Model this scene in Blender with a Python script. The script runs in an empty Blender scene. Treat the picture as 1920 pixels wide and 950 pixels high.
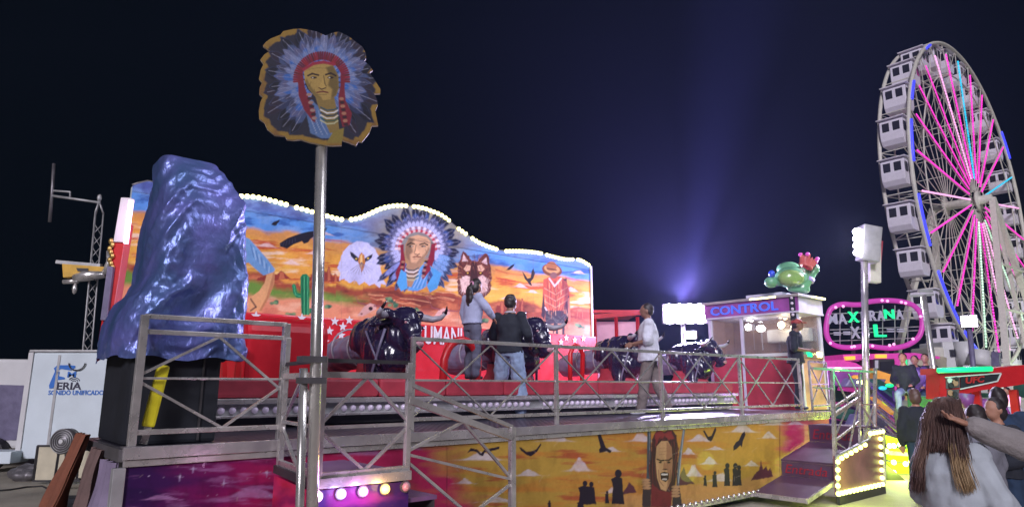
import bpy, bmesh, math, random
import numpy as np
from mathutils import Vector, Matrix, Quaternion, noise as mnoise
random.seed(7); rng = np.random.default_rng(7)
SC = bpy.context.scene; COL = SC.collection
# ------------------------------------------------------------------ camera
F = 1250.0; PITCH = math.atan(249/1250); CP, SP = math.cos(PITCH), math.sin(PITCH); EZ = 1.70
cam = bpy.data.objects.new('camera', bpy.data.cameras.new('camera')); COL.objects.link(cam)
cam.location = (0, 0, EZ); cam.rotation_euler = (math.pi/2 + PITCH, 0, 0)
cam.data.sensor_width = 36; cam.data.lens = 36*F/1920; cam.data.clip_end = 2000; cam.data.clip_start = .05
SC.camera = cam
# ------------------------------------------------------------------ world, sun, exposure
W = bpy.data.worlds.new('World'); SC.world = W; W.use_nodes = True
nt = W.node_tree; bg = nt.nodes['Background']
sky = nt.nodes.new('ShaderNodeTexSky'); sky.sky_type = 'NISHITA'; sky.sun_disc = False
sky.sun_elevation = math.radians(-12); sky.sun_rotation = math.radians(60)
add = nt.nodes.new('ShaderNodeMix'); add.data_type = 'RGBA'; add.blend_type = 'ADD'; add.inputs[0].default_value = 1
nt.links.new(sky.outputs[0], add.inputs[6]); add.inputs[7].default_value = (.008, .022, .032, 1)
nt.links.new(add.outputs[2], bg.inputs[0]); bg.inputs[1].default_value = .10
sl = bpy.data.lights.new('sun', 'SUN'); sl.energy = 2.3; sl.angle = math.radians(12); sl.color = (.93, .88, 1.0)  # night scene: soft sun added as general fairground light
sun = bpy.data.objects.new('sun', sl); COL.objects.link(sun)
sun.rotation_euler = Vector((.18, .90, -.40)).to_track_quat('-Z', 'Y').to_euler()
SC.view_settings.view_transform = 'Standard'; SC.view_settings.look = 'None'
SC.view_settings.exposure = .12; SC.view_settings.gamma = 1; SC.view_settings.use_curve_mapping = False
SC.cycles.max_bounces = 6; SC.cycles.volume_bounces = 0; SC.cycles.use_denoising = True
SC.cycles.sample_clamp_indirect = 4; SC.cycles.volume_step_rate = 4
def lamp(kind, loc, energy, color=(1, 1, 1), size=.2, aim=None, parent=None, spot=None, sy=None, blend=.5):
    l = bpy.data.lights.new(kind.lower()+'_lamp', kind); l.energy = energy; l.color = color
    if kind == 'AREA':
        l.size = size
        if sy: l.shape = 'RECTANGLE'; l.size_y = sy
    else: l.shadow_soft_size = size
    if kind == 'SPOT': l.spot_size = math.radians(spot or 60); l.spot_blend = blend
    o = bpy.data.objects.new(kind.lower()+'_lamp', l); COL.objects.link(o); o.location = loc
    if aim is not None: o.rotation_euler = (Vector(aim)-Vector(loc)).to_track_quat('-Z', 'Y').to_euler()
    return o
# ------------------------------------------------------------------ pixel <-> world (photo pixels 1920x950)
E0 = Vector((0, 0, EZ))
def rd(px, py):
    u, v = (px-960)/F, (475-py)/F
    return Vector((u, CP-v*SP, SP+v*CP))
def atY(px, py, Y): d = rd(px, py); return E0+d*(Y/d.y)
def atZ(px, py, z): d = rd(px, py); return E0+d*((z-EZ)/d.z)
def col(px, Y, z): return Vector(((px-960)/F*(Y*CP+(z-EZ)*SP), Y, z))
A0 = Vector((-2.76, 4.97, 0)); EV = Vector((.7556, .6550, 0)); NV = Vector((-.6550, .7556, 0)); ZV = Vector((0, 0, 1))
def R(s, n, z): return A0+EV*s+NV*n+ZV*z
def atN(px, py, n):
    d = rd(px, py); t = (n-(E0-A0).dot(NV))/d.dot(NV); return E0+d*t
def atS(px, py, s):
    d = rd(px, py); t = (s-(E0-A0).dot(EV))/d.dot(EV); return E0+d*t
def sn(p): q = Vector(p)-A0; return q.dot(EV), q.dot(NV)
def proj(P):
    P = np.asarray(P, float); dz = P[..., 2]-EZ
    c = P[..., 1]*CP+dz*SP; up = -P[..., 1]*SP+dz*CP
    return 960+F*P[..., 0]/c, 475-F*up/c
def lin(c):
    c = np.asarray(c, float)/255.0
    return np.where(c <= .04045, c/12.92, ((c+.055)/1.055)**2.4)
DK = 1.26   # deck height
# ------------------------------------------------------------------ materials
def mat(name, rgb, rough=.5, metal=0, emit=None, es=0, var=.12, nscale=6, bump=0, bscale=40, coat=0, alpha=None, spec=None, trans=0):
    """rgb: linear base colour"""
    m = bpy.data.materials.new(name); m.use_nodes = True; n = m.node_tree; b = n.nodes['Principled BSDF']
    b.inputs['Roughness'].default_value = rough; b.inputs['Metallic'].default_value = metal
    b.inputs['Coat Weight'].default_value = coat
    if trans: b.inputs['Transmission Weight'].default_value = trans
    if spec is not None: b.inputs['Specular IOR Level'].default_value = spec
    if var:
        tc = n.nodes.new('ShaderNodeTexCoord'); t = n.nodes.new('ShaderNodeTexNoise'); t.inputs['Scale'].default_value = nscale; t.inputs['Detail'].default_value = 6
        mx = n.nodes.new('ShaderNodeMix'); mx.data_type = 'RGBA'
        n.links.new(tc.outputs['Object'], t.inputs['Vector']); n.links.new(t.outputs['Fac'], mx.inputs[0])
        mx.inputs[6].default_value = (*[c*(1-2*var) for c in rgb], 1); mx.inputs[7].default_value = (*[min(1, c*(1+2*var)) for c in rgb], 1)
        n.links.new(mx.outputs[2], b.inputs['Base Color'])
        mr = n.nodes.new('ShaderNodeMapRange'); mr.inputs[3].default_value = max(0, rough-.12); mr.inputs[4].default_value = min(1, rough+.15)
        n.links.new(t.outputs['Fac'], mr.inputs[0]); n.links.new(mr.outputs[0], b.inputs['Roughness'])
        if bump:
            t2 = n.nodes.new('ShaderNodeTexNoise'); t2.inputs['Scale'].default_value = bscale; t2.inputs['Detail'].default_value = 5
            bp = n.nodes.new('ShaderNodeBump'); bp.inputs['Strength'].default_value = bump; bp.inputs['Distance'].default_value = .02
            n.links.new(tc.outputs['Object'], t2.inputs['Vector']); n.links.new(t2.outputs['Fac'], bp.inputs['Height']); n.links.new(bp.outputs[0], b.inputs['Normal'])
    else: b.inputs['Base Color'].default_value = (*rgb, 1)
    if emit is not None:
        b.inputs['Emission Color'].default_value = (*emit, 1); b.inputs['Emission Strength'].default_value = es
    if alpha is not None: b.inputs['Alpha'].default_value = alpha
    return m
def S(r, g, b): return tuple(float(x) for x in lin((r, g, b)))
def led(name, rgb, es): return mat(name, tuple(min(.8, c) for c in rgb), .4, emit=rgb, es=es, var=0)
def paintmat(name, rough=.45, coat=0, bump=.05, spec=.25):
    m = bpy.data.materials.new(name); m.use_nodes = True; n = m.node_tree; b = n.nodes['Principled BSDF']
    a = n.nodes.new('ShaderNodeAttribute'); a.attribute_name = 'paint'; n.links.new(a.outputs['Color'], b.inputs['Base Color'])
    b.inputs['Roughness'].default_value = rough; b.inputs['Coat Weight'].default_value = coat; b.inputs['Specular IOR Level'].default_value = spec
    t = n.nodes.new('ShaderNodeTexNoise'); t.inputs['Scale'].default_value = 9; bp = n.nodes.new('ShaderNodeBump'); bp.inputs['Strength'].default_value = bump
    tc = n.nodes.new('ShaderNodeTexCoord'); n.links.new(tc.outputs['Object'], t.inputs['Vector'])
    n.links.new(t.outputs['Fac'], bp.inputs['Height']); n.links.new(bp.outputs[0], b.inputs['Normal'])
    return m
M = {}
M['steel'] = mat('stainless_steel', (.66, .63, .60), .27, .72, var=.26, nscale=7, bump=.15, bscale=12)
M['steel_dark'] = mat('dull_steel', (.20, .19, .20), .45, .7, var=.25)
M['chrome'] = mat('chrome', (.66, .64, .60), .24, .8, var=.12, nscale=5, bump=.03, bscale=6)
M['chrome_trim'] = mat('dented_chrome_trim', (.66, .62, .62), .24, .72, var=.25, nscale=4, bump=.25, bscale=7)
M['galv'] = mat('galvanised_steel', (.42, .42, .42), .5, .5, var=.2)
M['white'] = mat('white_paint', (.62, .62, .62), .45, var=.08, nscale=2)
M['white_dirty'] = mat('white_dirty_panel', (.62, .70, .74), .55, var=.12, nscale=1.5)
M['wheelwhite'] = mat('wheel_white', (.62, .60, .52), .5, var=.1)
M['cream'] = mat('cream_board', (.55, .50, .36), .6, var=.12)
M['black'] = mat('matt_black', (.007, .009, .014), .75, var=.3)
M['rubber'] = mat('rubber', (.02, .02, .022), .6, var=.3)
M['dark'] = mat('dark_metal', (.05, .048, .05), .5, .3, var=.3)
M['redvinyl'] = mat('red_vinyl', (.62, .012, .025), .35, var=.1, bump=.12, bscale=5, coat=.2)
M['redpad'] = mat('dusty_red_pad', (.36, .03, .05), .55, var=.2, bump=.2, bscale=8)
M['redpaint'] = mat('red_paint', (.50, .012, .015), .35, var=.12)
M['yellow'] = mat('yellow_foam', (.62, .55, .01), .6, var=.15)
M['yellowmetal'] = mat('yellow_metal', (.62, .36, .05), .5, .1, var=.2)
M['gold'] = mat('gold_chain', (.55, .38, .12), .4, .8, var=.2)
M['bullskin'] = mat('glossy_black_fibreglass', (.015, .011, .036), .24, var=.3, nscale=4, bump=.35, bscale=9, coat=.4)  # violet light falling on the bulls is tinted into this base colour
M['horn'] = mat('horn_ivory', (.30, .28, .33), .35, var=.3, nscale=8)
M['horntip'] = mat('horn_tip', (.01, .01, .012), .25, var=.2)
M['greyvinyl'] = mat('grey_lilac_vinyl', (.15, .135, .22), .38, var=.2, bump=.7, bscale=6)
M['pinknose'] = mat('pink_muzzle', (.42, .20, .24), .4, var=.3)
M['glass'] = mat('window_glass', (.5, .55, .65), .08, var=0, trans=.85, alpha=.35)
M['darkglass'] = mat('dark_glass', (.03, .03, .035), .1, var=0)
M['skin'] = mat('skin', (.40, .20, .13), .55, var=.08)
M['skin_dark'] = mat('tanned_skin', (.22, .11, .075), .55, var=.08)
M['bulb_y'] = led('warm_bulb_glow', (1.0, .90, .30), 7); M['bulb_l'] = led('lime_bulb_glow', (.90, 1.0, .22), 5)
M['bulb_w'] = mat('pearl_bulb', (.55, .48, .60), .2, emit=(.8, .65, .95), es=.10, var=.1)
M['bulb_c'] = mat('chrome_bulb', (.6, .58, .52), .15, .8, var=.1)
M['lamp_white'] = led('white_flood_glow', (.86, .80, 1.0), 14)
M['tube_pink'] = led('pink_white_tube_glow', (1.0, .62, .95), 5)
M['led_pink'] = led('magenta_led', (.85, .04, .50), 1.1)
M['led_pink2'] = led('pale_pink_led', (1.0, .42, .75), 1.0)
M['led_cyan'] = led('cyan_led', (.02, .50, .75), 1.0)
M['led_blue'] = led('blue_led', (.05, .06, .85), 1.0)
M['led_green'] = led('green_led', (.01, .80, .25), 1.1)
M['tube_magenta'] = mat('magenta_tube', (.45, .06, .35), .4, emit=(.75, .05, .5), es=.30, var=0)
# ------------------------------------------------------------------ mesh builder
def worldloc(o):
    p = Vector((0, 0, 0))
    while o: p += o.location; o = o.parent
    return p
class MB:
    def __init__(s): s.v = []; s.f = []; s.sm = []
    def add(s, vs, fs, smooth=False):
        k = len(s.v); s.v += [Vector(p) for p in vs]; s.f += [tuple(i+k for i in f) for f in fs]; s.sm += [smooth]*len(fs); return s
    def obox(s, c, ax, ay, az):
        c = Vector(c); vs = [c+ax*i+ay*j+az*k for i in (-1, 1) for j in (-1, 1) for k in (-1, 1)]
        return s.add(vs, [(0, 1, 3, 2), (4, 6, 7, 5), (0, 4, 5, 1), (2, 3, 7, 6), (0, 2, 6, 4), (1, 5, 7, 3)])
    def box(s, x0, x1, y0, y1, z0, z1):
        return s.obox(((x0+x1)/2, (y0+y1)/2, (z0+z1)/2), Vector(((x1-x0)/2, 0, 0)), Vector((0, (y1-y0)/2, 0)), Vector((0, 0, (z1-z0)/2)))
    def rbox(s, s0, s1, n0, n1, z0, z1):   # box in the ride frame
        return s.obox(R((s0+s1)/2, (n0+n1)/2, (z0+z1)/2), EV*((s1-s0)/2), NV*((n1-n0)/2), ZV*((z1-z0)/2))
    def bar(s, p, q, w, h=None, up=ZV):
        p, q = Vector(p), Vector(q); h = h or w; d = (q-p); L = d.length; d.normalize()
        if abs(d.dot(up)) > .98: up = NV
        a = d.cross(up).normalized(); b = a.cross(d)
        return s.obox((p+q)/2, d*(L/2), a*(w/2), b*(h/2))
    def tube(s, pts, r, seg=8, closed=False, caps=True):
        pts = [Vector(p) for p in pts]; n = len(pts); rs = r if isinstance(r, (list, tuple)) else [r]*n
        vs = []; fs = []; up = None
        for i, p in enumerate(pts):
            if closed: d = pts[(i+1) % n]-pts[i-1]
            else: d = pts[min(i+1, n-1)]-pts[max(i-1, 0)]
            d.normalize()
            if up is None: up = d.orthogonal().normalized()
            up = (up-d*up.dot(d)); up = up.normalized() if up.length > 1e-6 else d.orthogonal().normalized()
            b = d.cross(up)
            for k in range(seg):
                a = 2*math.pi*k/seg; vs.append(p+(up*math.cos(a)+b*math.sin(a))*rs[i])
        m = n if closed else n-1
        for i in range(m):
            j = (i+1) % n
            for k in range(seg): fs.append((i*seg+k, i*seg+(k+1) % seg, j*seg+(k+1) % seg, j*seg+k))
        if caps and not closed: fs += [tuple(range(seg))[::-1], tuple((n-1)*seg+k for k in range(seg))]
        return s.add(vs, fs, True)
    def ell(s, c, r, seg=12, rot=None):
        c = Vector(c); r = (r, r, r) if isinstance(r, (int, float)) else r; rings = max(4, seg//2); vs = []; fs = []
        for i in range(rings+1):
            th = math.pi*i/rings
            for k in range(seg):
                ph = 2*math.pi*k/seg; p = Vector((r[0]*math.sin(th)*math.cos(ph), r[1]*math.sin(th)*math.sin(ph), r[2]*math.cos(th)))
                if rot: p = rot @ p
                vs.append(c+p)
        for i in range(rings):
            for k in range(seg): fs.append((i*seg+k, (i+1)*seg+k, (i+1)*seg+(k+1) % seg, i*seg+(k+1) % seg))
        return s.add(vs, fs, True)
    def cone(s, p, q, r0, r1, seg=10):  # tapered capsule
        s.tube([p, q], [r0, r1], seg); s.ell(p, r0, seg); s.ell(q, r1, seg); return s
    def prism(s, poly, ext):
        k = len(poly); poly = [Vector(p) for p in poly]; ext = Vector(ext)
        return s.add(poly+[p+ext for p in poly], [tuple(range(k))[::-1], tuple(range(k, 2*k))]+[(i, (i+1) % k, k+(i+1) % k, k+i) for i in range(k)])
    def disc(s, c, nrm, r, t=.01, seg=20):
        c = Vector(c); nrm = Vector(nrm).normalized(); a = nrm.orthogonal().normalized(); b = nrm.cross(a)
        return s.prism([c+(a*math.cos(2*math.pi*k/seg)+b*math.sin(2*math.pi*k/seg))*r for k in range(seg)], nrm*t)
    def loft(s, rings, cap=True):
        k = len(rings[0]); vs = [p for r in rings for p in r]; fs = []
        for i in range(len(rings)-1):
            for j in range(k): fs.append((i*k+j, i*k+(j+1) % k, (i+1)*k+(j+1) % k, (i+1)*k+j))
        if cap: fs += [tuple(range(k))[::-1], tuple((len(rings)-1)*k+j for j in range(k))]
        return s.add(vs, fs, True)
    def mesh(s, name, off=Vector((0, 0, 0))):
        me = bpy.data.meshes.new(name); me.from_pydata([tuple(p-off) for p in s.v], [], s.f)
        me.polygons.foreach_set('use_smooth', s.sm); me.update(); return me
    def build(s, name, m, parent=None, bevel=0):
        base = worldloc(parent) if parent else Vector((0, 0, 0)); off = base
        o0 = None
        if not parent:
            mn = [min(p[i] for p in s.v) for i in range(3)]; mx = [max(p[i] for p in s.v) for i in range(3)]
            o0 = Vector(((mn[0]+mx[0])/2, (mn[1]+mx[1])/2, mn[2])); off = o0
        me = s.mesh(name, off); bm = bmesh.new(); bm.from_mesh(me); bmesh.ops.recalc_face_normals(bm, faces=bm.faces[:])
        if bevel: bmesh.ops.bevel(bm, geom=[e for e in bm.edges if e.is_manifold and e.calc_face_angle(0) > .5], offset=bevel, segments=2, affect='EDGES', profile=.6)
        bm.to_mesh(me); bm.free()
        o = bpy.data.objects.new(name, me); COL.objects.link(o); me.materials.append(M[m] if isinstance(m, str) else m)
        if parent: o.parent = parent
        else: o.location = o0
        return o
def tag(o, label=None, cat=None, group=None, kind=None):
    if label: o['label'] = label
    if cat: o['category'] = cat
    if group: o['group'] = group
    if kind: o['kind'] = kind
    return o
def empty(name, loc, label, cat, group=None):
    o = bpy.data.objects.new(name, None); COL.objects.link(o); o.location = loc; o.empty_display_size = .2
    return tag(o, label, cat, group)
def kids(o): return [c for c in bpy.data.objects if c.parent == o]
def copy_tree(o, cache=None, parent=None, label=None):
    c = o.copy(); COL.objects.link(c); c.parent = parent
    if label: c['label'] = label
    for ch in cache[o.name] if cache else kids(o): copy_tree(ch, cache, c)
    return c
def grid_obj(name, P, paint, m, parent=None, skip_cols=False):
    """P: (rows, cols, 3) world points; paint (rows,cols,3) linear"""
    r, c, _ = P.shape; off = np.array(worldloc(parent)) if parent else P.reshape(-1, 3).min(0)
    V = (P-off).reshape(-1, 3)
    idx = np.arange(r*c).reshape(r, c)
    q = np.stack([idx[:-1, :-1], idx[:-1, 1:], idx[1:, 1:], idx[1:, :-1]], -1).reshape(-1, 4)
    me = bpy.data.meshes.new(name); me.vertices.add(len(V)); me.vertices.foreach_set('co', V.ravel().astype(np.float32))
    me.loops.add(q.size); me.polygons.add(len(q)); me.loops.foreach_set('vertex_index', q.ravel().astype(np.int32))
    me.polygons.foreach_set('loop_start', np.arange(0, q.size, 4, dtype=np.int32)); me.update(calc_edges=True)
    me.polygons.foreach_set('use_smooth', np.ones(len(q), bool))
    if paint is not None:
        a = me.color_attributes.new('paint', 'FLOAT_COLOR', 'POINT'); a.data.foreach_set('color', np.concatenate([paint.reshape(-1, 3), np.ones((len(V), 1))], 1).ravel().astype(np.float32))
    me.materials.append(M[m] if isinstance(m, str) else m); me.validate()
    o = bpy.data.objects.new(name, me); COL.objects.link(o)
    if parent: o.parent = parent
    else: o.location = off
    return o
TMP = bpy.data.scenes.new('workbench')
def evaluated_mesh(o):
    TMP.collection.objects.link(o); vl = TMP.view_layers[0]; vl.update(); me = bpy.data.meshes.new_from_object(o.evaluated_get(vl.depsgraph)); TMP.collection.objects.unlink(o); return me
def remesh(mb, name, m, parent=None, voxel=.012, smooth=4, disp=0, dscale=6, seed=0, stretch=(1, 1, 1)):
    off = worldloc(parent) if parent else Vector((0, 0, 0)); 
    me = mb.mesh(name+'_raw', off); o = bpy.data.objects.new(name+'_raw', me)
    md = o.modifiers.new('r', 'REMESH'); md.mode = 'VOXEL'; md.voxel_size = voxel
    if smooth: ms = o.modifiers.new('s', 'SMOOTH'); ms.factor = .5; ms.iterations = smooth
    res = evaluated_mesh(o)
    bpy.data.objects.remove(o); bpy.data.meshes.remove(me)
    if disp:
        n = len(res.vertices); co = np.empty(n*3, np.float32); no = np.empty(n*3, np.float32)
        res.vertices.foreach_get('co', co); res.vertices.foreach_get('normal', no); co = co.reshape(-1, 3); no = no.reshape(-1, 3)
        q_ = co*np.array(stretch)*dscale+np.array((seed*7.3, 0, 0)); d_ = np.array([mnoise.noise(Vector(p))+.5*mnoise.noise(Vector(p)*2.3) for p in q_])
        res.vertices.foreach_set('co', (co+no*(disp*d_)[:, None]).ravel().astype(np.float32))
    res.name = name; res.materials.clear(); res.materials.append(M[m] if isinstance(m, str) else m)
    res.polygons.foreach_set('use_smooth', [True]*len(res.polygons)); res.update()
    q = bpy.data.objects.new(name, res); COL.objects.link(q)
    if parent: q.parent = parent
    return q
def text_obj(txt, name, origin, right, up, height, width, m, parent=None, depth=.004, shear=0, bold=0):
    cu = bpy.data.curves.new('txt', 'FONT'); cu.body = txt; cu.extrude = depth; cu.shear = shear; cu.offset = bold; cu.resolution_u = 3
    o = bpy.data.objects.new('txt', cu); me = evaluated_mesh(o); bpy.data.objects.remove(o)
    xs = [v.co.x for v in me.vertices]; ys = [v.co.y for v in me.vertices]
    x0, x1, y0, y1 = min(xs), max(xs), min(ys), max(ys); right = Vector(right).normalized(); up = Vector(up).normalized(); nn = right.cross(up)
    off = worldloc(parent) if parent else Vector(origin); O = Vector(origin)
    for v in me.vertices: v.co = O+right*((v.co.x-x0)/(x1-x0)*width)+up*((v.co.y-y0)/(y1-y0)*height)+nn*v.co.z-off
    me.materials.clear(); me.materials.append(M[m] if isinstance(m, str) else m); me.name = name
    q = bpy.data.objects.new(name, me); COL.objects.link(q)
    if parent: q.parent = parent
    else: q.location = off
    return q
# ------------------------------------------------------------------ painter (artwork of the painted boards, as vertex colours)
def vnoise(x, y, seed=0):
    r = np.random.default_rng(seed).random((64, 64)); xi = np.floor(x).astype(int); yi = np.floor(y).astype(int)
    fx = x-xi; fy = y-yi; fx = fx*fx*(3-2*fx); fy = fy*fy*(3-2*fy); g = lambda a, b: r[b % 64, a % 64]
    return (g(xi, yi)*(1-fx)+g(xi+1, yi)*fx)*(1-fy)+(g(xi, yi+1)*(1-fx)+g(xi+1, yi+1)*fx)*fy
def fbm(x, y, seed=0, o=4):
    t = 0; a = .5
    for i in range(o): t = t+a*vnoise(x*2**i, y*2**i, seed+i); a /= 2
    return t/(1-.5**o)
class Paint:
    def __init__(s, X, Y): s.X = X; s.Y = Y; s.C = np.zeros(X.shape+(3,))
    def put(s, sel, al, c):
        al = np.clip(al, 0, 1)[:, None]; s.C[sel] = s.C[sel]*(1-al)+np.asarray(c)*al
    def mask(s, m, c, a=1): m = np.clip(m, 0, 1)[..., None]*a; s.C = s.C*(1-m)+lin(c)*m
    def sel(s, x0, x1, y0, y1): return np.nonzero((s.X >= x0) & (s.X <= x1) & (s.Y >= y0) & (s.Y <= y1))
    def poly(s, pts, c, soft=1.2, a=1, rag=0, seed=3):
        pts = np.asarray(pts, float); k = soft+rag+1
        i = s.sel(pts[:, 0].min()-k, pts[:, 0].max()+k, pts[:, 1].min()-k, pts[:, 1].max()+k); x = s.X[i]; y = s.Y[i]
        if len(x) == 0: return
        if rag: x = x+(fbm(x*.25, y*.25, seed)-.5)*2*rag; y = y+(fbm(x*.25+9, y*.25, seed+5)-.5)*2*rag
        ins = np.zeros(len(x), bool); d = np.full(len(x), 1e9)
        for (ax, ay), (bx, by) in zip(pts, np.roll(pts, -1, 0)):
            c1 = (ay > y) != (by > y)
            ins ^= c1 & (x < (bx-ax)*(y-ay)/((by-ay) if by != ay else 1e-9)+ax)
            l = (bx-ax)**2+(by-ay)**2+1e-9; t = np.clip(((x-ax)*(bx-ax)+(y-ay)*(by-ay))/l, 0, 1)
            d = np.minimum(d, (x-ax-t*(bx-ax))**2+(y-ay-t*(by-ay))**2)
        d = np.sqrt(d); s.put(i, a*np.clip(.5+np.where(ins, d, -d)/soft, 0, 1), lin(c))
    def ell(s, cx, cy, rx, ry, c, soft=1.2, a=1, ang=0):
        r = max(rx, ry)+soft; i = s.sel(cx-r, cx+r, cy-r, cy+r); dx = s.X[i]-cx; dy = s.Y[i]-cy; t = math.radians(ang)
        u = dx*math.cos(t)+dy*math.sin(t); v = -dx*math.sin(t)+dy*math.cos(t)
        q = np.sqrt((u/rx)**2+(v/ry)**2); s.put(i, a*np.clip(.5+(1-q)*min(rx, ry)/soft, 0, 1), lin(c))
    def line(s, pts, w, c, soft=1, a=1, taper=False):
        n = len(pts)-1
        for k in range(n):
            (ax, ay), (bx, by) = pts[k], pts[k+1]; m = w+soft
            i = s.sel(min(ax, bx)-m, max(ax, bx)+m, min(ay, by)-m, max(ay, by)+m); x = s.X[i]; y = s.Y[i]
            l = (bx-ax)**2+(by-ay)**2+1e-9; t = np.clip(((x-ax)*(bx-ax)+(y-ay)*(by-ay))/l, 0, 1)
            d = np.sqrt((x-ax-t*(bx-ax))**2+(y-ay-t*(by-ay))**2); ww = w*(1-.9*(k+t)/n) if taper else w
            s.put(i, a*np.clip(.5+(ww/2-d)/soft, 0, 1), lin(c))
    def feather(s, x0, y0, ang, L, w, base, tip, rand=0):
        t = math.radians(ang); dx, dy = math.cos(t), math.sin(t); nx, ny = -dy, dx
        def P(a, b): return (x0+dx*L*a+nx*w*b, y0+dy*L*a+ny*w*b)
        s.poly([P(0, -.25), P(.3, -.5), P(.8, -.5), P(1, -.05), P(1, .1), P(.8, .5), P(.3, .5), P(0, .25)], base, 1, 1)
        s.poly([P(.58, -.5), P(.8, -.52), P(1.02, 0), P(.8, .52), P(.58, .45), P(.7, 0)], tip, 3.5, .95)
        s.line([P(.02, 0), P(.9, 0)], max(.5, w*.07), (190, 190, 215), 1.0, .4)
        for q in (.35, .5, .66, .8): s.line([P(q-.05, 0), P(q+.08, .5)], .5, tip, .8, .5); s.line([P(q-.05, 0), P(q+.08, -.5)], .5, tip, .8, .5)
        s.line([P(.25, .5), P(.85, .5)], .6, (40, 40, 70), .9, .6)
    def cloud(s, cx, cy, w, h, c=(235, 225, 235), a=.8, seed=0, tilt=0):
        i = s.sel(cx-w, cx+w, cy-h*1.5, cy+h*1.5); x = (s.X[i]-cx)/w; y = (s.Y[i]-cy-tilt*(s.X[i]-cx))/h
        n = fbm(x*4+seed, y*2+seed, seed+11, 4); top = -(.9*np.exp(-(x*3)**2)+.25*np.exp(-((x-.3)*4)**2))*(.6+.8*n)
        m = np.clip((y-top)*5, 0, 1)*np.clip((.12-y+.15*n)*6, 0, 1)*np.clip((1-np.abs(x))*2.5, 0, 1); s.put(i, a*m*(.5+.7*n), lin(c))
    def bird(s, cx, cy, pts, c=(28, 24, 40)):
        s.poly([(cx+a, cy+b) for a, b in pts], c, 1)
# ================================================================== ground and sky haze
g = MB(); g.add([(-250, -60, 0), (250, -60, 0), (250, 400, 0), (-250, 400, 0)], [(0, 1, 2, 3)])
M['ground'] = mat('worn_concrete_asphalt', (.33, .30, .24), .75, var=.3, nscale=1.2, bump=.4, bscale=30)
tag(g.build('ground', 'ground'), kind='structure')
# ================================================================== stage platform
def deck_material():
    m = bpy.data.materials.new('chequer_plate'); m.use_nodes = True; n = m.node_tree; b = n.nodes['Principled BSDF']
    b.inputs['Base Color'].default_value = (.10, .095, .13, 1); b.inputs['Metallic'].default_value = .75; b.inputs['Roughness'].default_value = .3
    tc = n.nodes.new('ShaderNodeTexCoord'); hs = []
    for ang in (.75+.78, .75-.78):
        mp = n.nodes.new('ShaderNodeMapping'); mp.inputs['Rotation'].default_value = (0, 0, ang); n.links.new(tc.outputs['Object'], mp.inputs[0])
        w = n.nodes.new('ShaderNodeTexWave'); w.inputs['Scale'].default_value = 5; n.links.new(mp.outputs[0], w.inputs['Vector']); hs.append(w)
    mu = n.nodes.new('ShaderNodeMath'); mu.operation = 'MULTIPLY'; n.links.new(hs[0].outputs['Fac'], mu.inputs[0]); n.links.new(hs[1].outputs['Fac'], mu.inputs[1])
    bp = n.nodes.new('ShaderNodeBump'); bp.inputs['Strength'].default_value = .6; bp.inputs['Distance'].default_value = .02
    n.links.new(mu.outputs[0], bp.inputs['Height']); n.links.new(bp.outputs[0], b.inputs['Normal']); return m
M['deck'] = deck_material()
M['paintboard'] = paintmat('painted_board', .5, .08)
M['paintdull'] = paintmat('painted_matt_board', .6)
SE = 11.15
plat = empty('stage_platform', R(5.5, 2.8, 0), 'long raised fairground stage with chequer plate deck, chrome edge and painted sunset skirt', 'stage')
t = MB(); t.prism([R(a, b, DK-.06) for a, b in ((0, .02), (SE+.2, .02), (SE+.2, 5.9), (1.0, 5.9), (1.0, 1.45), (0, 1.45))], ZV*.06); t.build('deck_floor', 'deck', plat)
t = MB(); t.rbox(-.03, SE, -.03, .018, DK-.075, DK+.012); t.build('edge_trim', 'chrome_trim', plat, .004)
MB().rbox(-.02, SE, -.018, .016, DK-.125, DK-.079).build('lower_trim', 'steel', plat, .004)
t = MB(); t.rbox(-.05, -.001, .02, 1.45, DK-.09, DK-.002); t.build('side_trim', 'steel_dark', plat)
MB().rbox(-.08, .0, -.02, .06, .0, DK-.13).build('corner_post', 'galv', plat, .004)
t = MB(); t.rbox(1.1, SE, .25, 5.8, 0, DK-.07); t.rbox(.2, 1.0, .25, 1.3, 0, DK-.07); t.build('underframe', 'dark', plat)
# painted skirt
cols, rows = 1000, 110
ss = np.linspace(0, SE, cols); zz = np.linspace(.16, DK-.126, rows)
Pg = np.zeros((rows, cols, 3)); a0 = np.array(A0); ev = np.array(EV); nv = np.array(NV)
Pg[:] = a0+ss[None, :, None]*ev; Pg[..., 2] = zz[:, None]
X, Y = proj(Pg); T = (zz[:, None]-.16)/(DK-.286)+0*X
P = Paint(X, Y)
P.C[:] = lin((190, 152, 66))
nse = fbm(X*.012, Y*.05, 5, 5)
P.mask(np.clip((fbm(X*.01+3, Y*.06, 9, 5)-.5)*5, 0, 1), (205, 120, 50), .6)
P.mask(np.clip((fbm(X*.014+13, Y*.09, 29, 5)-.62)*9, 0, 1), (170, 60, 50), .7)
P.mask(np.clip((X-1240)/120, 0, 1)*np.clip(1-(Y-800)/150, 0, 1), (225, 160, 60), .5)
P.mask(np.clip((905-X+(nse-.5)*260)/130, 0, 1), (185, 38, 88))
P.mask(np.clip((600-X+(nse-.5)*200)/200, 0, 1), (140, 20, 95))
P.mask(np.clip((440-X+(nse-.5)*160)/150, 0, 1), (70, 22, 88))
P.mask(np.clip((330-X+(nse-.5)*100)/150, 0, 1), (44, 20, 78), .8)
P.mask(np.clip((X-1462+(nse-.5)*60)/20, 0, 1), (215, 55, 105))
P.mask(np.clip((fbm(X*.02, Y*.05, 77, 5)-.55)*6, 0, 1)*np.clip((X-1462)/20, 0, 1), (240, 140, 150), .7)
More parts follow.
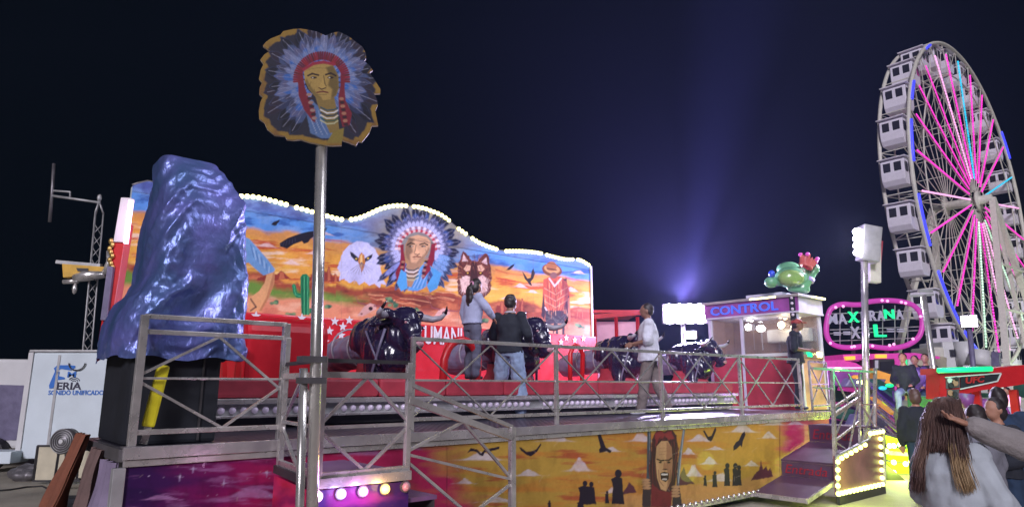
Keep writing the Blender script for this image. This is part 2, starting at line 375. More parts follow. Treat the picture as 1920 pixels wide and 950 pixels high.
P.mask(np.clip((fbm(X*.008, Y*.05, 31, 5)-.56)*6, 0, 1)*np.clip((620-X)/80, 0, 1), (40, 20, 70), .55)
P.mask(np.clip((fbm(X*.012, Y*.08, 44, 5)-.62)*7, 0, 1)*np.clip((760-X)/80, 0, 1), (190, 130, 190), .5)
P.mask(np.clip(1-np.abs(X-1462)/1.6, 0, 1), (120, 60, 50), .8)
for x in (563, 838): P.mask(np.clip(1-np.abs(X-x)/1.3, 0, 1), (60, 20, 40), .6)
for cx, cy, w, h in ((470, 930, 90, 20), (300, 935, 60, 10), (680, 850, 60, 25), (760, 840, 50, 20), (900, 860, 60, 16), (1040, 825, 45, 16), (1085, 880, 36, 22), (990, 890, 40, 12), (870, 905, 30, 9), (930, 940, 60, 9), (1145, 845, 30, 9), (1200, 825, 36, 16), (1290, 800, 45, 10), (1310, 825, 34, 14), (1340, 842, 30, 6), (1390, 808, 40, 16), (1450, 795, 30, 12), (1330, 868, 26, 14), (1440, 820, 26, 12), (1408, 872, 24, 9), (1290, 850, 22, 12), (1490, 795, 28, 8), (1350, 900, 40, 16), (1150, 922, 28, 12), (1300, 890, 26, 20)):
    P.cloud(cx, cy, w, h, (225, 215, 225) if cx > 800 else (195, 140, 195), .75, seed=cx % 17)
for cx, cy in ((362, 878), (337, 893), (420, 905), (320, 850), (500, 885)):
    P.ell(cx, cy, 2.2, 2.2, (230, 215, 240), 2); P.line([(cx-8, cy), (cx+8, cy)], .8, (190, 160, 210), 1.4, .8); P.line([(cx, cy-8), (cx, cy+8)], .8, (190, 160, 210), 1.4, .8)
for k in range(26):
    x = 262+rng.random()*480; y = 840+rng.random()*100; P.ell(x, y, .8, .8, (220, 200, 235), 1.4, .7)
# ground line of the painted desert with distant rocks
P.poly([(1140, 960), (1160, 928), (1200, 925), (1290, 908), (1340, 905), (1440, 888), (1462, 884), (1462, 960)], (205, 150, 90), 5, .8, rag=3)
dk = (38, 26, 44)
for pts in ([(1164, 927), (1175, 912), (1180, 903), (1187, 910), (1194, 922)], [(1270, 910), (1275, 890), (1282, 875), (1288, 890), (1294, 898), (1302, 906)],
            [(1408, 900), (1415, 888), (1424, 880), (1427, 862), (1431, 879), (1437, 874), (1440, 882), (1444, 876), (1450, 893)]):
    P.poly(pts, (95, 45, 60), 1.5, rag=1.5)
P.bird(905, 845, [(-30, 4), (-22, -6), (-10, -3), (-3, 4), (4, -3), (18, -6), (32, -9), (31, -4), (16, 0), (4, 2), (1, 9), (-5, 8), (-12, 1), (-22, 0)], dk)
P.bird(995, 846, [(-22, -9), (-18, -8), (-8, 0), (2, -1), (10, -4), (19, -16), (20, -13), (12, 0), (3, 7), (0, 9), (-8, 6), (-18, -2)], dk)
P.bird(1134, 830, [(-14, -16), (-11, -22), (-7, -15), (2, 8), (8, 11), (13, 14), (10, 19), (3, 15), (-3, 17), (-10, 18), (-11, 12), (-8, 8)], dk)
P.bird(1331, 815, [(-13, -8), (-10, -9), (-3, 3), (3, 1), (9, -13), (11, -15), (12, -9), (5, 8), (2, 12), (-4, 9)], dk)
P.bird(1385, 826, [(6, -14), (11, -18), (13, -12), (8, 0), (6, 12), (3, 8), (-4, 15), (-10, 18), (-10, 10), (-5, 2), (0, -1)], dk)
def fig(x, y, h, w=.3):
    P.poly([(x-w*h*.5, y), (x-w*h*.4, y-h*.5), (x-w*h*.55, y-h*.72), (x-w*h*.1, y-h*.8), (x+w*h*.4, y-h*.75), (x+w*h*.45, y-h*.4), (x+w*h*.6, y)], dk, 1, rag=.8)
    P.ell(x+.02*h, y-h*.88, h*.1, h*.12, dk, 1)
for f in ((1096, 945, 45, .5), (1108, 944, 42, .4), (1158, 944, 65, .34), (1138, 943, 24, .3), (1322, 910, 20, .3), (1340, 912, 30, .3), (1363, 910, 43, .25), (1378, 910, 43, .22), (1385, 909, 38, .25), (1030, 955, 18, .4), (1088, 952, 14, .9)): fig(*f)
# generic shouting long-haired warrior between two blades
P.poly([(1214, 806), (1217, 800), (1220, 806), (1222, 905), (1212, 905)], (70, 80, 92), 1, rag=.6)
P.line([(1218, 806), (1218, 900)], .8, (180, 190, 200), .8, .7)
P.poly([(1281, 800), (1285, 802), (1277, 862), (1273, 912), (1268, 910), (1272, 860)], (105, 115, 125), 1)
P.line([(1282, 806), (1272, 905)], .8, (215, 220, 225), .8, .7)
P.poly([(1222, 822), (1232, 806), (1246, 808), (1258, 803), (1268, 816), (1272, 845), (1270, 885), (1262, 925), (1220, 925), (1216, 880), (1221, 850)], (74, 34, 44), 1.5, rag=2)
P.poly([(1228, 812), (1240, 806), (1246, 812), (1258, 806), (1264, 822), (1256, 824), (1246, 818), (1236, 824), (1229, 838)], (150, 52, 56), 2, .9, rag=1.5)
for k in range(30):
    x = 1219+k*1.8; P.line([(x+2*math.sin(k), 816+abs(k-14)), (x-4*math.sin(k*1.7), 850), (x-3, 880), (x+2*math.cos(k*2), 918)], 1.1, ((50, 22, 34), (130, 50, 54), (24, 16, 28))[k % 3], .9, .75)
P.poly([(1231, 836), (1240, 826), (1252, 826), (1259, 838), (1261, 865), (1258, 900), (1249, 920), (1239, 916), (1232, 895), (1229, 862)], (205, 160, 112), 1)
P.poly([(1250, 826), (1259, 838), (1261, 865), (1258, 900), (1249, 920), (1253, 895), (1249, 870)], (150, 100, 75), 2.5, .8)
P.line([(1232, 860), (1240, 863), (1245, 862)], 2.6, (50, 25, 25), 1); P.line([(1248, 862), (1254, 862), (1259, 858)], 2.6, (50, 25, 25), 1)
P.ell(1238, 866, 3, 1.6, (30, 18, 22), 1); P.ell(1254, 866, 3, 1.6, (30, 18, 22), 1)
for y in (840, 846, 852): P.line([(1236, y), (1246, y-1), (1254, y)], .7, (160, 110, 80), .8, .8)
P.poly([(1245, 866), (1248, 866), (1251, 878), (1243, 879)], (170, 118, 84), 1.5, .9); P.ell(1247, 879, 4.5, 1.4, (70, 32, 32), 1)
P.poly([(1238, 886), (1246, 883), (1254, 886), (1254, 897), (1248, 903), (1239, 898)], (45, 12, 20), 1)
P.poly([(1240, 887), (1252, 887), (1252, 890), (1240, 890)], (230, 222, 212), .8); P.poly([(1241, 899), (1251, 899), (1250, 896), (1242, 896)], (200, 190, 180), .8)
P.line([(1235, 880), (1236, 900), (1244, 910)], 1, (120, 70, 55), .9); P.line([(1257, 880), (1257, 900)], 1, (120, 70, 55), .9)
P.poly([(1222, 905), (1236, 918), (1256, 922), (1262, 915), (1258, 950), (1220, 950)], (120, 35, 45), 1.2, rag=1)
P.poly([(1204, 950), (1205, 912), (1214, 897), (1222, 900), (1220, 950)], (60, 45, 50), 1.2, rag=1); P.poly([(1260, 950), (1262, 918), (1274, 912), (1280, 950)], (60, 45, 50), 1.2, rag=1)
for k in range(4):
    P.ell(1211+k*.6, 899+k*5, 8, 2.6, (190, 145, 105), 1); P.line([(1203, 902+k*5), (1218, 902+k*5)], .8, (90, 50, 45), .8)
    P.ell(1267, 912+k*5.5, 8, 2.8, (190, 145, 105), 1); P.line([(1260, 915+k*5.5), (1275, 915+k*5.5)], .8, (90, 50, 45), .8)
P.C *= (.90+.2*fbm(X*.3, Y*.3, 71, 3))[..., None]; P.C *= (1-.35*np.clip((fbm(X*.05, Y*.02, 91, 5)-.52)*5, 0, 1)*(.4+.6*(1-T)))[..., None]
for k_ in range(60):
    x_ = 250+1290*rng.random(); y_ = 800+140*rng.random(); P.line([(x_, y_), (x_+rng.normal()*9, y_+rng.random()*10)], .5, (225, 200, 190), .8, .35)
grid_obj('painted_skirt', Pg, np.clip(P.C*.80, 0, .85), 'paintboard', plat)
# row of chrome bulbs along the foot of the skirt
MB().rbox(0, SE-1.6, -.05, .02, .10, .155).build('foot_rail', 'steel', plat)
b0 = None
for k in range(64):
    s = .8+k*.135
    if s > 9.6: break
    if b0 is None: b0 = MB().ell(R(s, -.05, .16), .034, 12).build('bulb', 'bulb_c', plat)
    else: c = b0.copy(); COL.objects.link(c); c.location = b0.location+EV*(s-.8)
# ================================================================== railings
def lattice(parent, pts, h=.90, lo=.13, mid=.50, nx=2, wt=.045, name='brace'):
    """pts: posts (world points on the deck); bays of crossing flat bars between them"""
    for a, b in zip(pts[:-1], pts[1:]):
        L = (b-a)
        for k in range(nx):
            p, q = a+L*(k/nx), a+L*((k+1)/nx)
            br = MB(); br.bar(p+ZV*(h-.03), q+ZV*lo, .020, .012); br.bar(p+ZV*lo+NV*.014, q+ZV*(h-.03)+NV*.014, .020, .012); br.build(name, 'steel', parent)
    T = [(h, wt*.8, .038, 'top_rail'), (mid, .02, .02, 'middle_rail'), (lo, .03, .036, 'bottom_rail')]
    for z, w, hh, nm in T: MB().bar(pts[0]+ZV*z, pts[-1]+ZV*z, w, hh).build(nm, 'steel', parent, .004)
def posts(parent, pts, h, w=.042, name='post'):
    for p in pts:
        po = MB().bar(p, p+ZV*h, w, w).build(name, 'steel', parent, .005); MB().obox(p+ZV*.008, EV*.06, NV*.05, ZV*.007).build('base_plate', 'steel_dark', po)
prx = [773, 1043, 1240, 1388, 1500]
pp = [R(sn(atN(x, 720, .05))[0], .05, DK) for x in prx]
main_rail = empty('metal_railing', pp[2], 'long stainless railing with crossed bars along the stage edge in front of the bulls', 'railing')
lattice(main_rail, pp); posts(main_rail, pp, .92)
# left deck railing
lp = [R(.03, .05, DK), R(1.13, .05, DK)]
lr = empty('metal_railing', lp[0], 'short stainless railing at the left stage corner before the blue tarpaulin', 'railing')
posts(lr, lp, .97, .056)
for z, w, nm in ((.96, .036, 'top_rail'), (.845, .036, 'upper_rail'), (.50, .018, 'middle_rail'), (.11, .038, 'bottom_rail')):
    MB().bar(lp[0]+ZV*z, lp[1]+ZV*z, w).build(nm, 'steel', lr, .004)
mm = (lp[0]+lp[1])/2
for a, b in (((lp[0], .52), (mm, .83)), ((mm, .83), (lp[1], .40)), ((lp[0], .48), (mm+EV*.08, .12)), ((mm+EV*.08, .12), (lp[1], .45))):
    MB().bar(a[0]+ZV*a[1], b[0]+ZV*b[1], .024, .02).build('brace', 'steel', lr)
# ------------------------------------------------------------------ left stairs: landing + flight going down to the right
LZ = 1.08; LN = -1.12; L0, L1 = .92, 1.66
st = empty('entrance_stair', R(1.3, -.5, 0), 'purple landing and steps with coloured spotlights in front of the left railing', 'stairs')
M['purple'] = mat('purple_floor', (.16, .075, .17), .45, var=.25, nscale=3)
t = MB(); t.prism([R(L0, LN, LZ-.03), R(L1, LN, LZ-.03), R(L1, -.07, LZ-.03), R(L0+.15, -.07, LZ-.03)], ZV*.03); t.build('landing_floor', 'purple', st)
MB().rbox(L0-.012, L1+.012, LN-.02, LN-.001, LZ-.06, LZ+.005).build('landing_trim', 'steel', st)
sdv = (R(L0+.15, -.07, 0)-R(L0, LN, 0)).normalized(); MB().bar(R(L0-.012, LN, LZ-.03), R(L0+.138, -.07, LZ-.03), .02, .06).build('side_trim', 'dark', st)
def grad_panel(name, parent, p00, dx, dz, w, h, fn, m='paintboard', nc=120, nr=60):
    G = np.zeros((nr, nc, 3)); G[:] = np.array(p00)+np.linspace(0, w, nc)[None, :, None]*np.array(dx)+np.linspace(0, h, nr)[:, None, None]*np.array(dz)
    x, y = proj(G); q = Paint(x, y); fn(q); return grid_obj(name, G, q.C, m, parent)
def f1(q):
    q.C[:] = lin((190, 30, 60)); q.mask(np.clip(fbm(q.X*.03, q.Y*.04, 4, 4)*2-.7, 0, 1), (225, 60, 120)); q.mask(np.clip((fbm(q.X*.02, q.Y*.03, 14, 4)-.5)*4, 0, 1), (120, 20, 80))
grad_panel('side_board', st, R(L0+.138, -.07, .05), -sdv, ZV, 1.05, LZ-.13, f1)
def f2(q):
    q.C[:] = lin((130, 45, 120)); q.mask(np.clip((fbm(q.X*.015, q.Y*.03, 24, 4)-.42)*5, 0, 1), (55, 30, 95))
grad_panel('front_board', st, R(L0, LN-.003, .05), EV, ZV, L1-L0, LZ-.12, f2)
for k, (px, rgb) in enumerate(((597, (1, .55, .95)), (641, (.55, .4, 1)), (682, (1, .3, 1)), (723, (1, .6, .15)), (762, None))):
    s = sn(atN(px, 915, LN-.03))[0]; c = R(s, LN-.004, LZ-.105)
    h = MB(); h.disc(c, -NV, .042, .02); o = h.build('spotlight', 'steel_dark', st)
    le = MB(); le.ell(c-NV*.022, (.034, .034, .034), 14)
    if rgb: le.build('lens', led('step_lens_%s' % ('pink', 'violet', 'magenta', 'amber')[k], rgb, 2.6), o); lamp('POINT', c-NV*.12, 1.6, rgb, .03)
    else: le.build('lens', 'pinknose', o)
for k in range(5):
    z = LZ-.20*(k+1); s0 = L1+.26*k
    if z < .05: break
    tr = MB(); tr.rbox(s0, s0+.28, LN+.03, -.1, z-.03, z); tr.build('tread', 'purple', st)
    ris = MB(); ris.rbox(s0-.012, s0, LN+.03, -.1, z, z+.17); ris.build('riser', 'dark', st)
# landing rails
lfp = [R(L0+.02, LN+.02, LZ), R(L1-.01, LN+.02, LZ)]
sr = empty('metal_railing', lfp[0], 'stainless guard rails around the small landing beside the sign pole, sloping down right', 'railing')
bk = R(L0+.17, -.09, LZ)
for p, w, zt in ((lfp[0], .05, .83), (lfp[1], .042, .80), (bk, .045, 1.02)): MB().bar(p+ZV*(-.05), p+ZV*zt, w).build('post', 'steel', sr, .005)
for z, w, nm, mt in ((.80, .028, 'top_rail', 'dark'), (.70, .045, 'upper_rail', 'steel'), (.34, .024, 'middle_rail', 'steel'), (.02, .04, 'bottom_rail', 'steel')):
    MB().bar(lfp[0]+ZV*z, lfp[1]+ZV*z, w).build(nm, mt, sr)
    MB().bar(lfp[0]+ZV*z, bk+ZV*z, w).build(nm, mt, sr)
m1 = (lfp[0]+lfp[1])/2; m2 = (lfp[0]+bk)/2
for (a, za), (b, zb) in (((lfp[0], .36), (m1, .69)), ((m1, .69), (lfp[1], .36)), ((lfp[0], .32), (m1, .03)), ((m1, .03), (lfp[1], .32)), ((lfp[0], .32), (m2, .68)), ((m2, .68), (bk, .32)), ((lfp[0], .30), (m2, .03)), ((m2, .03), (bk, .30))):
    MB().bar(a+ZV*za, b+ZV*zb, .024, .02).build('brace', 'steel', sr)
e2 = R(2.70, LN+.02, 0); p1t = lfp[1]
MB().bar(e2+ZV*.05, e2+ZV*1.36, .05).build('post', 'steel', sr, .005)
for z0, z1, w in ((1.72, 1.36, .03), (1.60, 1.27, .05)):
    MB().bar(Vector((p1t.x, p1t.y, z0)), e2+ZV*z1, w).build('sloping_rail', 'steel', sr)
q = lambda f: Vector((p1t.x, p1t.y, 0)).lerp(e2, f)
for (fa, za), (fb, zb) in (((0, 1.22), (.5, 1.42)), ((.5, 1.42), (1, .93)), ((0, 1.20), (1, .93)), ((0, 1.15), (.62, .66)), ((.3, .56), (1, .90)), ((0, .80), (.5, .35)), ((0.5, .35), (1, .5))):
    MB().bar(q(fa)+ZV*za, q(fb)+ZV*zb, .024, .02).build('brace', 'steel', sr)
# second landing rail on the far side (towards the stage)
# ================================================================== sign pole with painted chief's head
PY = 4.55; pb = col(586, PY, 1.0); pt = col(603, PY+.02, atY(603, 270, PY+.02).z)
fr = (pt-pb).normalized(); pbase = pb-fr*((pb.z-.02)/fr.z)
sg = empty('sign_pole', pbase, 'tall chrome pole carrying a painted cut-out of a chief in feather headdress', 'sign')
ptop = pt+fr*.5
MB().tube([pbase, ptop], .040, 20).build('pole', 'chrome', sg)
MB().tube([pbase-EV*.085, pbase-EV*.085+fr*1.80], .028, 14).build('side_post', 'chrome', sg)
cl = MB(); z = pbase+fr*2.0
for f in (1.72, 1.86): c = pbase+fr*f; cl.obox(c-EV*.03, EV*.085, NV*.05, ZV*.02)
cl.build('clamp', 'steel_dark', sg)
def zx(l, ox, oy, sc): return [(ox+a/sc, oy+b/sc) for a, b in l]
outl = zx([(330, 90), (380, 88), (430, 95), (490, 108), (550, 135), (590, 118), (640, 108), (700, 135), (740, 165), (800, 210), (825, 255), (828, 290), (815, 308), (850, 340), (873, 372), (850, 388), (880, 430), (925, 500), (925, 530), (882, 532), (900, 570), (908, 610), (890, 650), (910, 750), (868, 752), (850, 800), (800, 862), (775, 858), (760, 885), (700, 862), (662, 850), (660, 885), (600, 888), (540, 884), (440, 865), (380, 845), (330, 850), (285, 845), (270, 822), (200, 815), (150, 775), (130, 730), (95, 705), (92, 650), (103, 590), (120, 555), (95, 535), (98, 490), (115, 458), (93, 432), (105, 370), (125, 330), (103, 300), (130, 265), (168, 240), (120, 205), (140, 180), (175, 155), (240, 130), (260, 105)], 460, 30, 3.654)
ctr = np.array([600., 166.]); dense = []
for (a, b), (c, d) in zip(outl, outl[1:]+outl[:1]):
    for k in range(10): dense.append((a+(c-a)*k/10, b+(d-b)*k/10))
dense = np.array(dense)
view = Vector((ptop.x, ptop.y, 0)).normalized(); vr = Vector((view.y, -view.x, 0)); sO = atY(603, 270, PY+.02)-view*.055
def onsign(px, py):
    d = rd(px, py); t = (sO-E0).dot(view)/d.dot(view); return E0+d*t
nr = 90; G = np.zeros((nr, len(dense)+1, 3)); Xs = np.zeros((nr, len(dense)+1)); Ys = Xs.copy(); dl = np.vstack([dense, dense[:1]])
for i, f in enumerate(np.linspace(0.001, 1, nr)):
    for j, (x, y) in enumerate(dl):
        xx, yy = ctr[0]+(x-ctr[0])*f, ctr[1]+(y-ctr[1])*f; G[i, j] = onsign(xx, yy); Xs[i, j] = xx; Ys[i, j] = yy
def chief(q, cx, cy, k, mir, skin, red, fb, ft, feathers, bonnet=False):
    T = lambda pts: [(cx+mir*a*k, cy+b*k) for a, b in pts]
    for (ang, r0, L, w, cb, ct) in feathers:
        t = math.radians(ang); q.feather(cx+mir*math.cos(t)*r0*k, cy+math.sin(t)*r0*k-6*k, ang if mir > 0 else 180-ang, L*k, w*k, cb, ct)
    q.poly(T([(-44, 30), (-30, 50), (-22, 95), (0, 106), (24, 104), (28, 84), (4, 56), (-20, 30)]), fb, 2, rag=1.2)
    for a in range(9): q.line(T([(-36+a*6, 38+a*3), (-24+a*5, 70+a*2), (-14+a*5, 98)]), .9, (200, 205, 230) if a % 2 else (50, 80, 140), 1, .6)
    q.poly(T([(-12, 26), (24, 26), (30, 56), (34, 92), (16, 96), (0, 60), (-6, 46)]), tuple(c*.8 for c in skin), 1.5)
    for j, c in enumerate(((30, 80, 100), (225, 225, 225), (30, 60, 80), (220, 215, 200), (40, 90, 80), (190, 190, 150))):
        q.line(T([(-2, 46+j*5), (10, 52+j*5.2), (24, 51+j*5.2), (31, 47+j*5)]), 2*k+.3, c, .9)
    q.poly(T([(-34, -22), (-24, -34), (0, -40), (22, -34), (32, -14), (33, 10), (28, 24), (18, 31), (2, 33), (-12, 26), (-24, 12), (-32, -4)]), skin, 1.2)
    sh = tuple(c*.45 for c in skin)
    q.poly(T([(22, -34), (32, -14), (33, 10), (28, 24), (18, 31), (20, 12), (12, 4), (16, -12), (8, -30)]), sh, 4, .75)
    q.poly(T([(-32, -4), (-24, 12), (-12, 26), (2, 33), (0, 28), (-12, 18), (-22, 4), (-28, -8)]), sh, 3, .6)
    q.line(T([(-26, -14), (-18, -18), (-6, -15)]), 3.2*k, (45, 28, 25), 1); q.line(T([(8, -16), (18, -19), (27, -14)]), 3.2*k, (45, 28, 25), 1)
    for ex in (-15, 17): q.ell(cx+mir*ex*k, cy-10.5*k, 6*k, 2.1*k, (40, 25, 22), 1); q.ell(cx+mir*(ex-2)*k, cy-10.3*k, 1.6*k, 1*k, (215, 205, 190), .7)
    q.line(T([(4, -14), (6, 0), (9, 6)]), 1.8*k, sh, 1.2, .8); q.poly(T([(-2, 2), (3, -10), (5, 2), (8, 8), (0, 11), (-5, 7)]), tuple(min(255, c*1.08) for c in skin), 2); q.line(T([(-5, 9), (0, 12), (8, 9)]), 1.8*k, (60, 32, 28), 1)
    q.line(T([(-9, 18), (2, 16), (12, 18)]), 2.6*k, (105, 42, 40), 1); q.line(T([(-12, 19), (-14, 12)]), 1*k, sh, 1, .7); q.line(T([(-8, 22), (10, 22)]), 1.2*k, sh, 1.2, .7); q.line(T([(-20, -2), (-24, 6)]), 1.4*k, sh, 1.5, .6)
    q.line(T([(-26, -26), (-8, -29), (10, -28)]), 1*k, sh, 1.3, .5)
    if bonnet:
        q.line(T([(-46, 0), (-44, -24), (-28, -44), (0, -52), (28, -46), (44, -24), (46, 2)]), 8*k, (150, 130, 160), 1.2)
        for a in range(24):
            t = math.pi*(1+a/23); q.ell(cx+mir*48*k*math.cos(t), cy-4*k+47*k*math.sin(t), 4.5*k, 4*k, (225, 190, 190) if a % 2 else (190, 60, 80), 1)
            q.ell(cx+mir*56*k*math.cos(t), cy-4*k+55*k*math.sin(t), 4*k, 3.5*k, (235, 215, 225) if a % 2 else (160, 120, 140), 1)
    else:
        for a in range(40):
            t = math.pi*(.98+1.04*a/39); x0, y0 = cx+mir*40*k*math.cos(t), cy-6*k+40*k*math.sin(t)
            q.line([(x0, y0), (x0+mir*13*k*math.cos(t), y0+13*k*math.sin(t))], 4*k, tuple(c*(.75+.4*rng.random()) for c in red), 1)
        q.line(T([(-34, -26), (-16, -37), (4, -40), (24, -36)]), 6*k, tuple(c*1.25 for c in red), 2)
    q.poly(T([(-46, -16), (-36, -18), (-32, 8), (-24, 30), (-12, 52), (-12, 76), (-18, 72), (-34, 50), (-44, 24)]), red, 1.5)
    for j in range(7): q.ell(cx+mir*(-24+j*1.7)*k, cy+(22+j*7.5)*k, 5*k, 3*k, (60, 30, 38) if j % 2 else (165, 130, 120), 1)
    q.poly(T([(36, -16), (45, -14), (44, 10), (46, 34), (58, 58), (54, 80), (40, 84), (34, 60), (32, 26), (36, 4)]), red, 1.5)
    for j in range(8): q.ell(cx+mir*(38+j*1.2)*k, cy+(30+j*7)*k, 4.6*k, 3*k, (60, 30, 38) if j % 2 else (175, 120, 95), 1)
q = Paint(Xs, Ys); q.C[:] = lin((150, 118, 48)); q.mask(np.clip((fbm(Xs*.06, Ys*.06, 8, 4)-.5)*4, 0, 1), (110, 70, 48), .6)
ins = [(ctr[0]+(x-ctr[0])*.915, ctr[1]+(y-ctr[1])*.915) for x, y in outl]
q.poly(ins, (40, 40, 55), 2.5, rag=1.5)
fl = []
for r_, rr in enumerate(((0, 0),)):
    for a in range(34):
        an = 120+a*300/33+3*math.sin(a*3)
        if 72 < an % 360 < 112: continue
        fl.append((an, 44, 62+9*math.sin(a*2.7)+(14 if 110 < an % 360 < 160 or 20 < an % 360 < 70 else 0), 18, ((74, 88, 128), (50, 58, 92))[a % 2], ((18, 18, 30), (44, 34, 48))[(a//3) % 2]))
    for a in range(34):
        an = 124+a*292/33+3*math.sin(a*5); fl.append((an, 38, 48+8*math.sin(a*1.9), 13, ((96, 112, 160), (60, 105, 180), (125, 135, 175))[a % 3], ((95, 95, 130), (60, 62, 90), (110, 115, 150))[(a//2) % 3]))
    for a in range(36): fl.append((128+a*284/35+4*math.sin(a*3), 32, 30+5*math.sin(a*2.3), 10, ((130, 140, 185), (45, 100, 180), (80, 120, 190))[a % 3], (120, 135, 180)))
chief(q, 603, 156, .98, 1, (176, 146, 80), (125, 34, 50), (92, 120, 165), (25, 25, 35), fl)
q.poly([(625, 246), (645, 240), (642, 268), (612, 268)], (140, 122, 55), 2)
q.C *= (.85+.3*fbm(Xs*.5, Ys*.5, 61, 3))[..., None]
grid_obj('painted_face', G, q.C*.72, 'paintdull', sg)
bk_ = MB(); bk_.prism([onsign(x, y)+view*.004 for x, y in outl], view*.022); bk_.build('backing_board', 'cream', sg)
# ================================================================== mural backdrop
MN = 5.5
topl = [(250, 338), (262, 336), (300, 345), (350, 362), (400, 372), (440, 369), (460, 368), (480, 370), (500, 374), (550, 388), (600, 402), (640, 413), (665, 412), (690, 403), (715, 390), (745, 385), (790, 389), (830, 404), (860, 430), (900, 457), (940, 471), (980, 471), (1010, 474), (1035, 481), (1060, 487), (1085, 486), (1100, 494), (1106, 500)]
tp = [(sn(p)[0], p.z) for p in (atN(x, y, MN) for x, y in topl)]; tp[0] = (tp[0][0], tp[0][1]-.15)
ts = np.array([a for a, _ in tp]); tz = np.array([b for _, b in tp])
cols, rows = 820, 250; ss = np.linspace(ts[0], ts[-1], cols); zt = np.interp(ss, ts, tz)
zt = np.convolve(np.pad(zt, 12, 'edge'), np.ones(25)/25, 'valid')
Z = DK+.1+(zt-DK-.1)[None, :]*np.linspace(0, 1, rows)[:, None]
Pg = np.zeros((rows, cols, 3)); Pg[:] = a0+MN*nv+ss[None, :, None]*ev; Pg[..., 2] = Z
X, Y = proj(Pg); P = Paint(X, Y)
seam = 395+(X-460)*.172; red = 585+(X-465)*.0705; f = (Y-seam)/(red-seam)
n1 = fbm(X*.02, Y*.06, 1, 5); n2 = fbm(X*.03+5, Y*.1, 2, 5); n3 = fbm(X*.05, Y*.05, 3, 4)
P.C[:] = lin((88, 150, 222))
P.mask(np.clip((n1-.45)*5, 0, 1)*(f < .18), (120, 160, 215), .9)
P.mask(np.clip((n2-.52)*6, 0, 1)*(f < .2), (30, 70, 150), .7)
P.mask(np.clip(-f*14+.2, 0, 1), (110, 120, 190), .55)
P.mask(np.clip((n3-.5)*5, 0, 1)*(f < 0), (70, 80, 150), .6)
ff = f+(n1-.5)*.14
P.mask(np.clip((ff-.15)*22, 0, 1), (215, 150, 80))
P.mask(np.clip((ff-.22)*12, 0, 1), (232, 168, 62))
P.mask(np.clip((n2-.5)*7, 0, 1)*np.clip((f-.18)*10, 0, 1), (222, 138, 58), .6)
P.mask(np.clip((fbm(X*.018, Y*.13, 12, 5)-.58)*10, 0, 1)*np.clip((f-.2)*10, 0, 1), (190, 60, 40), .8)
P.mask(np.clip((fbm(X*.02+7, Y*.12, 19, 5)-.6)*9, 0, 1)*np.clip((f-.25)*10, 0, 1), (244, 212, 180), .9)
P.mask(np.clip((f-.42)*8, 0, 1)*np.clip((fbm(X*.01, Y*.05, 22, 4)-.35)*4, 0, 1), (236, 188, 70), .8)
for cx, cy, w, h in ((500, 462, 34, 8), (545, 495, 30, 8), (590, 476, 28, 8), (610, 440, 26, 5), (640, 505, 20, 6), (975, 538, 24, 7), (998, 548, 20, 6), (1070, 545, 26, 8), (1085, 512, 22, 6), (930, 465, 20, 5), (950, 560, 20, 6)):
    P.cloud(cx, cy, w, h, (238, 205, 200), .85, seed=cx % 13, tilt=.1)
for pts in ([(480, 450), (530, 462), (590, 470)], [(605, 448), (640, 452), (660, 458)], [(930, 520), (990, 532), (1050, 540)], [(930, 505), (950, 512), (980, 516)], [(1060, 520), (1100, 528)], [(610, 466), (632, 470)]):
    P.line(pts, 2.2, (190, 50, 40), 2, .75, True)
# golden halo behind the chief
P.ell(790, 440, 95, 62, (150, 140, 110), 40, .8)
# hills, scrub, sand
hz = .64+.03*np.sin(X*.05)+(n3-.5)*.10+np.where((X > 560) & (X < 630), .03, 0)+np.where(X > 680, -.02, 0)
P.mask(np.clip((f-hz+.03)*25, 0, 1), (165, 78, 52)); P.mask(np.clip((n2-.5)*6, 0, 1)*np.clip((f-hz)*25, 0, 1), (215, 125, 80), .8)
P.mask(np.clip((n1-.58)*8, 0, 1)*np.clip((f-hz)*25, 0, 1), (105, 45, 40), .7)
P.mask(np.clip((f-hz-.05)*16, 0, 1)*np.clip((700-X)/60, 0, 1), (110, 150, 60)); P.mask(np.clip((n3-.5)*6, 0, 1)*np.clip((f-hz-.05)*16, 0, 1)*np.clip((700-X)/60, 0, 1), (165, 170, 80), .7)
P.mask(np.clip((f-.80-(n1-.5)*.1)*16, 0, 1), (228, 150, 112)); P.mask(np.clip((n2-.55)*6, 0, 1)*np.clip((f-.8)*16, 0, 1), (240, 185, 150), .8)
P.mask(np.clip((n1-.6)*8, 0, 1)*np.clip((f-.78)*16, 0, 1), (200, 110, 90), .6)
for x, y, w, h in ((615, 512, 12, 22), (628, 520, 10, 12), (585, 520, 20, 10), (525, 515, 22, 12), (500, 520, 20, 8), (1082, 588, 4, 12), (1092, 588, 4, 12), (1070, 590, 5, 8), (940, 575, 12, 20), (962, 580, 8, 16), (978, 572, 7, 22), (955, 588, 40, 8), (1050, 592, 50, 4)):
    P.poly([(x-w, y+h*.7), (x-w*.6, y-h*.2), (x-w*.2, y-h*.1), (x, y-h*.6), (x+w*.3, y-h*.5), (x+w*.5, y), (x+w, y+h*.7)], (150, 58, 48), 1.6, rag=2)
    P.poly([(x-w*.1, y+h*.7), (x, y-h*.5), (x+w*.3, y-h*.4), (x+w*.4, y+h*.6)], (205, 115, 75), 1.6, .8, rag=1.5)
